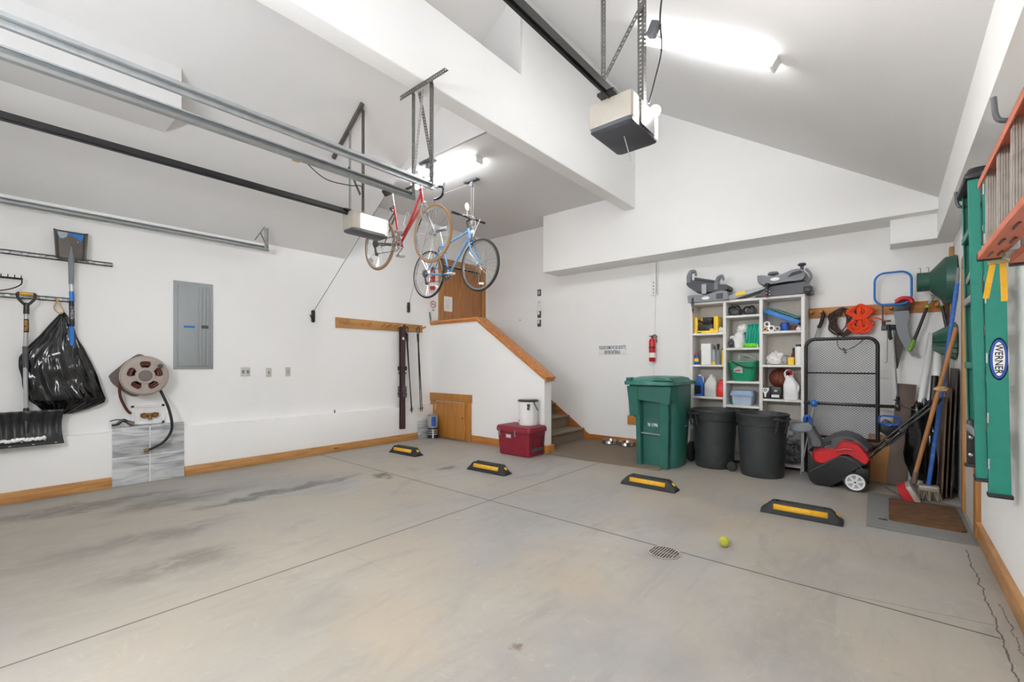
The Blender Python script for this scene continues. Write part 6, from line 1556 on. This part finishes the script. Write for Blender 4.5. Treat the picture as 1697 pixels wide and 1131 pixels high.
for i in range(6):
    z = .90 + i * .255; MB().box(.37 - i * .004, .44 - i * .004, 3.27, 3.75, z, z + .03, .003).build('step', 'alu', t)
for i in range(4):
    z = .86 + i * .36; MB().box(.335 - i * .006, .35 - i * .006, 3.28, 3.72, z, z + .035, .002).build('rear_brace', 'ladgreen_dk' if i % 2 else 'silver', t)
MB().beam((.335, 3.70, 1.72), (.40, 3.30, 1.95), .004, .03).build('spreader', 'silver', t)
m = MB(); m.box(.295, .45, 3.34, 3.78, 2.215, 2.25, .012); m.loft([[(x, y, z) for x, y in rrect(.375, 3.56, w, d, .03)] for z, w, d in ((2.25, .15, .42), (2.28, .12, .38))]); m.build('top_cap', 'black', t)
for y in (3.26, 3.74): MB().box(.37, .458, y - .02, y + .03, .58, .60, .004).build('foot', 'blackmatte', t); 
for y in (3.28, 3.70): MB().box(.328, .378, y - .02, y + .03, .648, .665, .004).build('foot', 'blackmatte', t)
m = MB(); m.box(.338, .382, 3.69, 3.73, .66, .92, .006); m.build('boot', 'black', t)
m = MB(); m.sphere((.352, 3.69, .72), .012, n=10, k=6).sphere((.352, 3.69, .82), .012, n=10, k=6); m.build('boot_rivets', 'chrome', t)
for z in (.72, .95, 1.25, 1.55, 1.85, 2.1): MB().box(.3735 - (z - .6) * .014, .379 - (z - .6) * .014, 3.25, 3.262, z, z + .05).build('hinge_tab', 'silver', t)
# badge
Q = (.409, 3.2585, 1.27)
o1_ = MB().lathe([(0, 0), (.105, 0), (.105, .0015), (0, .0015)], (Q[0], Q[1] - .0015, Q[2]), 'y', 40, .33, 1).build('badge', 'whitepap', fr)
MB().lathe([(0, 0), (.098, 0), (.098, .001), (0, .001)], (Q[0], Q[1] - .0026, Q[2]), 'y', 40, .32, 1).build('badge_ring', mat('badge_blue', '#27479a', .5), fr)
MB().lathe([(0, 0), (.084, 0), (.084, .001), (0, .001)], (Q[0], Q[1] - .0036, Q[2]), 'y', 40, .25, 1).build('badge_field', 'whitepap', fr)
text('WERNER', .15, (Q[0], Q[1] - .0042, Q[2]), (0, 0, -1), (1, 0, 0), 'black', fr, 'badge_lettering', height=.028)
m = MB()
for x, z, a, b in ((.352, .72, .012, .03), (.345, .69, .01, .012), (.415, .76, .03, .006), (.425, .66, .006, .02), (.395, .93, .008, .008), (.405, .80, .012, .004), (.39, .86, .006, .006)):
    yy = 3.2785 if x < .373 else 3.2585
    m.prism([(x + a * math.cos(q) * random.uniform(.6, 1), z + b * math.sin(q) * random.uniform(.6, 1)) for q in [2 * PI * i / 9 for i in range(9)]], yy - .0008, yy, 'y')
m.build('paint_spots', 'tan', fr)['label'] = 'pale paint spots'
# wall hooks
def hook(y, z, x, label):
    t = thing('wall_hook', (XR, y, z), label, 'hook', 'steel ladder hooks on the right wall')
    MB().tube([(XR - .004, y, z)] + spline([(x + .05, y, z - .005), (x + .012, y, z - .002), (x - .005, y, z + .02), (x - .012, y, z + .09)], 5), .0085, 10).build('hook_rod', 'dgrey', t)
    MB().box(XR - .008, XR, y - .02, y + .02, z - .06, z + .03, .002).build('mounting_plate', 'galv_dk', t)
hook(3.72, 2.17, .305, 'dark steel hook tip showing left of the green stepladder top')
hook(2.36, 2.12, .295, 'dark steel hook arm sticking out above the orange stepladder')
# ------------------------------------------------------------------ orange stepladder hung sideways
t = thing('stepladder', (.33, 1.9, 1.6), 'orange stepladder with aluminium steps hanging sideways near the camera on the right wall', 'ladder')
YA, YZ = 1.15, 2.62
def hrail(x0, x1, z, s, ye, nm):
    o = MB(); o.box(x0, x1, YA, ye, z - .002, z + .002).box(x0, x0 + .004, YA, ye, min(z, z + .026 * s), max(z, z + .026 * s)).box(x1 - .004, x1, YA, ye, min(z, z + .026 * s), max(z, z + .026 * s))
    return o.build(nm, 'ladorange', t)
hrail(.27, .335, 1.672, 1, YZ, 'front_rail'); hrail(.27, .335, 1.985, -1, YZ, 'front_rail')
hrail(.35, .41, 1.635, 1, YZ - .06, 'rear_rail'); hrail(.35, .41, 2.01, -1, YZ - .06, 'rear_rail')
for i, y in enumerate((2.46, 2.22, 1.985, 1.75, 1.51, 1.28)):
    m = MB(); xa, xb = .277, .332; n = 9
    for k in range(n): 
        x = xa + (xb - xa) * k / n; m.box(x, x + (xb - xa) / n * .72, y - .003, y, 1.675, 1.982)
    m.box(xa, xb, y, y + .003, 1.675, 1.982).box(xa, xa + .004, y, y + .03, 1.675, 1.982).box(xb - .004, xb, y, y + .03, 1.675, 1.982)
    m.build('step', 'alu', t)
for y in (2.38, 2.1, 1.8, 1.5): MB().box(.352, .40, y - .012, y + .012, 1.64, 2.005, .003).build('rear_brace', 'silver', t)
m = MB()
for i in range(6):
    y = 2.5 - i * .235
    for dx in (.292, .318): m.tube([(dx, y - .045, 1.667), (dx, y + .045, 1.667)], .0035, 6)
m.build('rivet_bars', 'galv_dk', t)
MB().box(.268, .338, YZ - .005, YZ + .02, 1.665, 1.70, .004).build('foot', 'black', t); MB().box(.35, .412, YZ - .07, YZ - .03, 1.625, 1.645, .004).build('foot', 'black', t)
m = MB().beam((.345, 2.55, 1.655), (.345, 2.42, 1.66), .03, .006); m.build('hinge_bracket', 'silver', t)
t = thing('yellow_strips', (.34, 2.7, 1.48), 'pair of yellow angle strips hanging below the end of the orange stepladder', 'strips')
for a, b in (((.318, 2.67, 1.655), (.303, 2.71, 1.52)), ((.345, 2.66, 1.655), (.35, 2.665, 1.50))):
    MB().beam(a, b, .018, .006, (0, 1, 0)).build('strip', 'yellow2', t)
MB().beam((.305, 2.665, 1.66), (.36, 2.665, 1.66), .02, .012).build('crossbar', 'tan', t)

# ------------------------------------------------------------------ floor things
def stop(x, y, rz, label):
    t = thing('wheel_stop', (0, 0, 0), label, 'wheel stop', 'rubber wheel stops on the floor')
    L = .56; n = []
    def sec(x, w, h): return [(x, -w, 0), (x, w, 0), (x, w * .98, h * .25), (x, w * .55, h), (x, -w * .55, h), (x, -w * .98, h * .25)]
    b = MB().loft([sec(-L / 2, .072, .028), sec(-L / 2 + .012, .075, .035), sec(-L / 2 + .075, .075, .095), sec(-L / 2 + .09, .075, .10), sec(L / 2 - .09, .075, .10), sec(L / 2 - .075, .075, .095), sec(L / 2 - .012, .075, .035), sec(L / 2, .072, .028)])
    o = b.build('body', 'blackmatte', t)
    for s in (-1, 1):
        MB().quad((-.185, s * .0695, .042), (.185, s * .0695, .042), (.185, s * .052, .082), (-.185, s * .052, .082)).build('reflective_strip', 'yellow2', t, solid=.003)['label'] = 'amber reflective strip'
        MB().quad((s * .262, -.018, .052), (s * .262, .018, .052), (s * .234, .018, .079), (s * .234, -.018, .079)).build('end_reflector', 'yellow2', t, solid=.003)
        MB().lathe([(0, .1), (.014, .1), (.016, .1045), (.009, .1045), (.009, .098)], (s * .165, 0, 0), 'z', 16).build('bolt_cup', 'black', t)
    t.location = (x, y, 0); t.rotation_euler = (0, 0, rz); return t
s0 = stop(-5.10, 3.77, math.radians(3), 'leftmost black and yellow wheel stop, farthest from the camera')
dup(s0, (-3.535, 3.77, 0), math.radians(3), 'second wheel stop from the left, in front of the crimson cooler')
dup(s0, (-1.86, 4.345, 0), 0, 'third wheel stop from the left, in front of the green cart')
dup(s0, (-.56, 4.30, 0), math.radians(1), 'rightmost wheel stop, nearest the doormat')
t = thing('tennis_ball', (-.87, 3.26, 0), 'worn yellow tennis ball alone on the concrete floor', 'ball')
MB().sphere((-.865, 3.26, .034), .0335, n=28, k=18).build('felt', 'tennis', t)
MB().tube([Vector((-.865, 3.26, .034)) + Vector((math.cos(a) * .0335 * math.cos(.5 * math.sin(2 * a)), math.sin(a) * .0335 * math.cos(.5 * math.sin(2 * a)), .0335 * math.sin(.5 * math.sin(2 * a)))) for a in [2 * PI * i / 40 for i in range(40)]], .0012, 5, closed=True).build('seam', 'lgrey', t)
t = thing('floor_drain', (-1.14, 2.90, 0), 'round slotted metal floor drain set in the concrete', 'drain')
R = .105
MB().lathe([(R - .012, .0005), (R, .0005), (R + .002, .004), (R - .012, .005), (R - .012, .0005)], (-1.14, 2.90, 0), 'z', 44).build('rim', 'alu', t)
m = MB()
for i in range(-5, 6):
    y = i * .0175; hw = math.sqrt(max(0, (R - .01) ** 2 - y * y)); m.box(-1.14 + y - .0045, -1.14 + y + .0045, 2.90 - hw, 2.90 + hw, .001, .005)
m.box(-1.14 - .093, -1.14 + .093, 2.896, 2.904, .001, .005)
m.build('grate', 'alu', t)
MB().lathe([(0, .0008), (R - .01, .0008)], (-1.14, 2.90, 0), 'z', 40).build('sump', 'black_floor', t)
# mats
tag(MB().prism([(-.17, 5.50), (-.145, 4.37), (.455, 4.37), (.46, 5.45), (.30, 5.55)], .0005, .008, 'z', .002).build('felt_mat', 'greymat'), 'thin grey felt mat on the floor beside the right wall', 'mat')
m = MB(); n = 40
pts = rrect(.205, 4.98, .44, .72, .04, 6)
def Rz(p, a, c): dx, dy = p[0] - c[0], p[1] - c[1]; return (c[0] + dx * math.cos(a) - dy * math.sin(a), c[1] + dx * math.sin(a) + dy * math.cos(a))
pp = [(x + random.uniform(-.004, .004), y + random.uniform(-.004, .004)) for x, y in pts]
m.loft([[(x, y, .009) for x, y in pp], [(x, y, .024) for x, y in pp], [(.205 + (x - .205) * .97, 4.98 + (y - 4.98) * .98, .028) for x, y in pp]])
tag(m.build('doormat', 'coir'), 'worn brown coir doormat lying on the grey felt mat', 'doormat')
tag(MB().tube([(-.105, 6.02, .008), (.10, 5.42, .016)], .006, 8).build('metal_rod', 'galv'), 'thin metal rod lying on the floor between the dark plank and the doormat', 'rod')
tag(MB().prism([(-.075, 4.61), (-.02, 4.60), (-.03, 4.63)], .009, .014, 'z').build('scrap', 'black'), 'small black scrap on the grey felt mat left of the doormat', 'scrap')
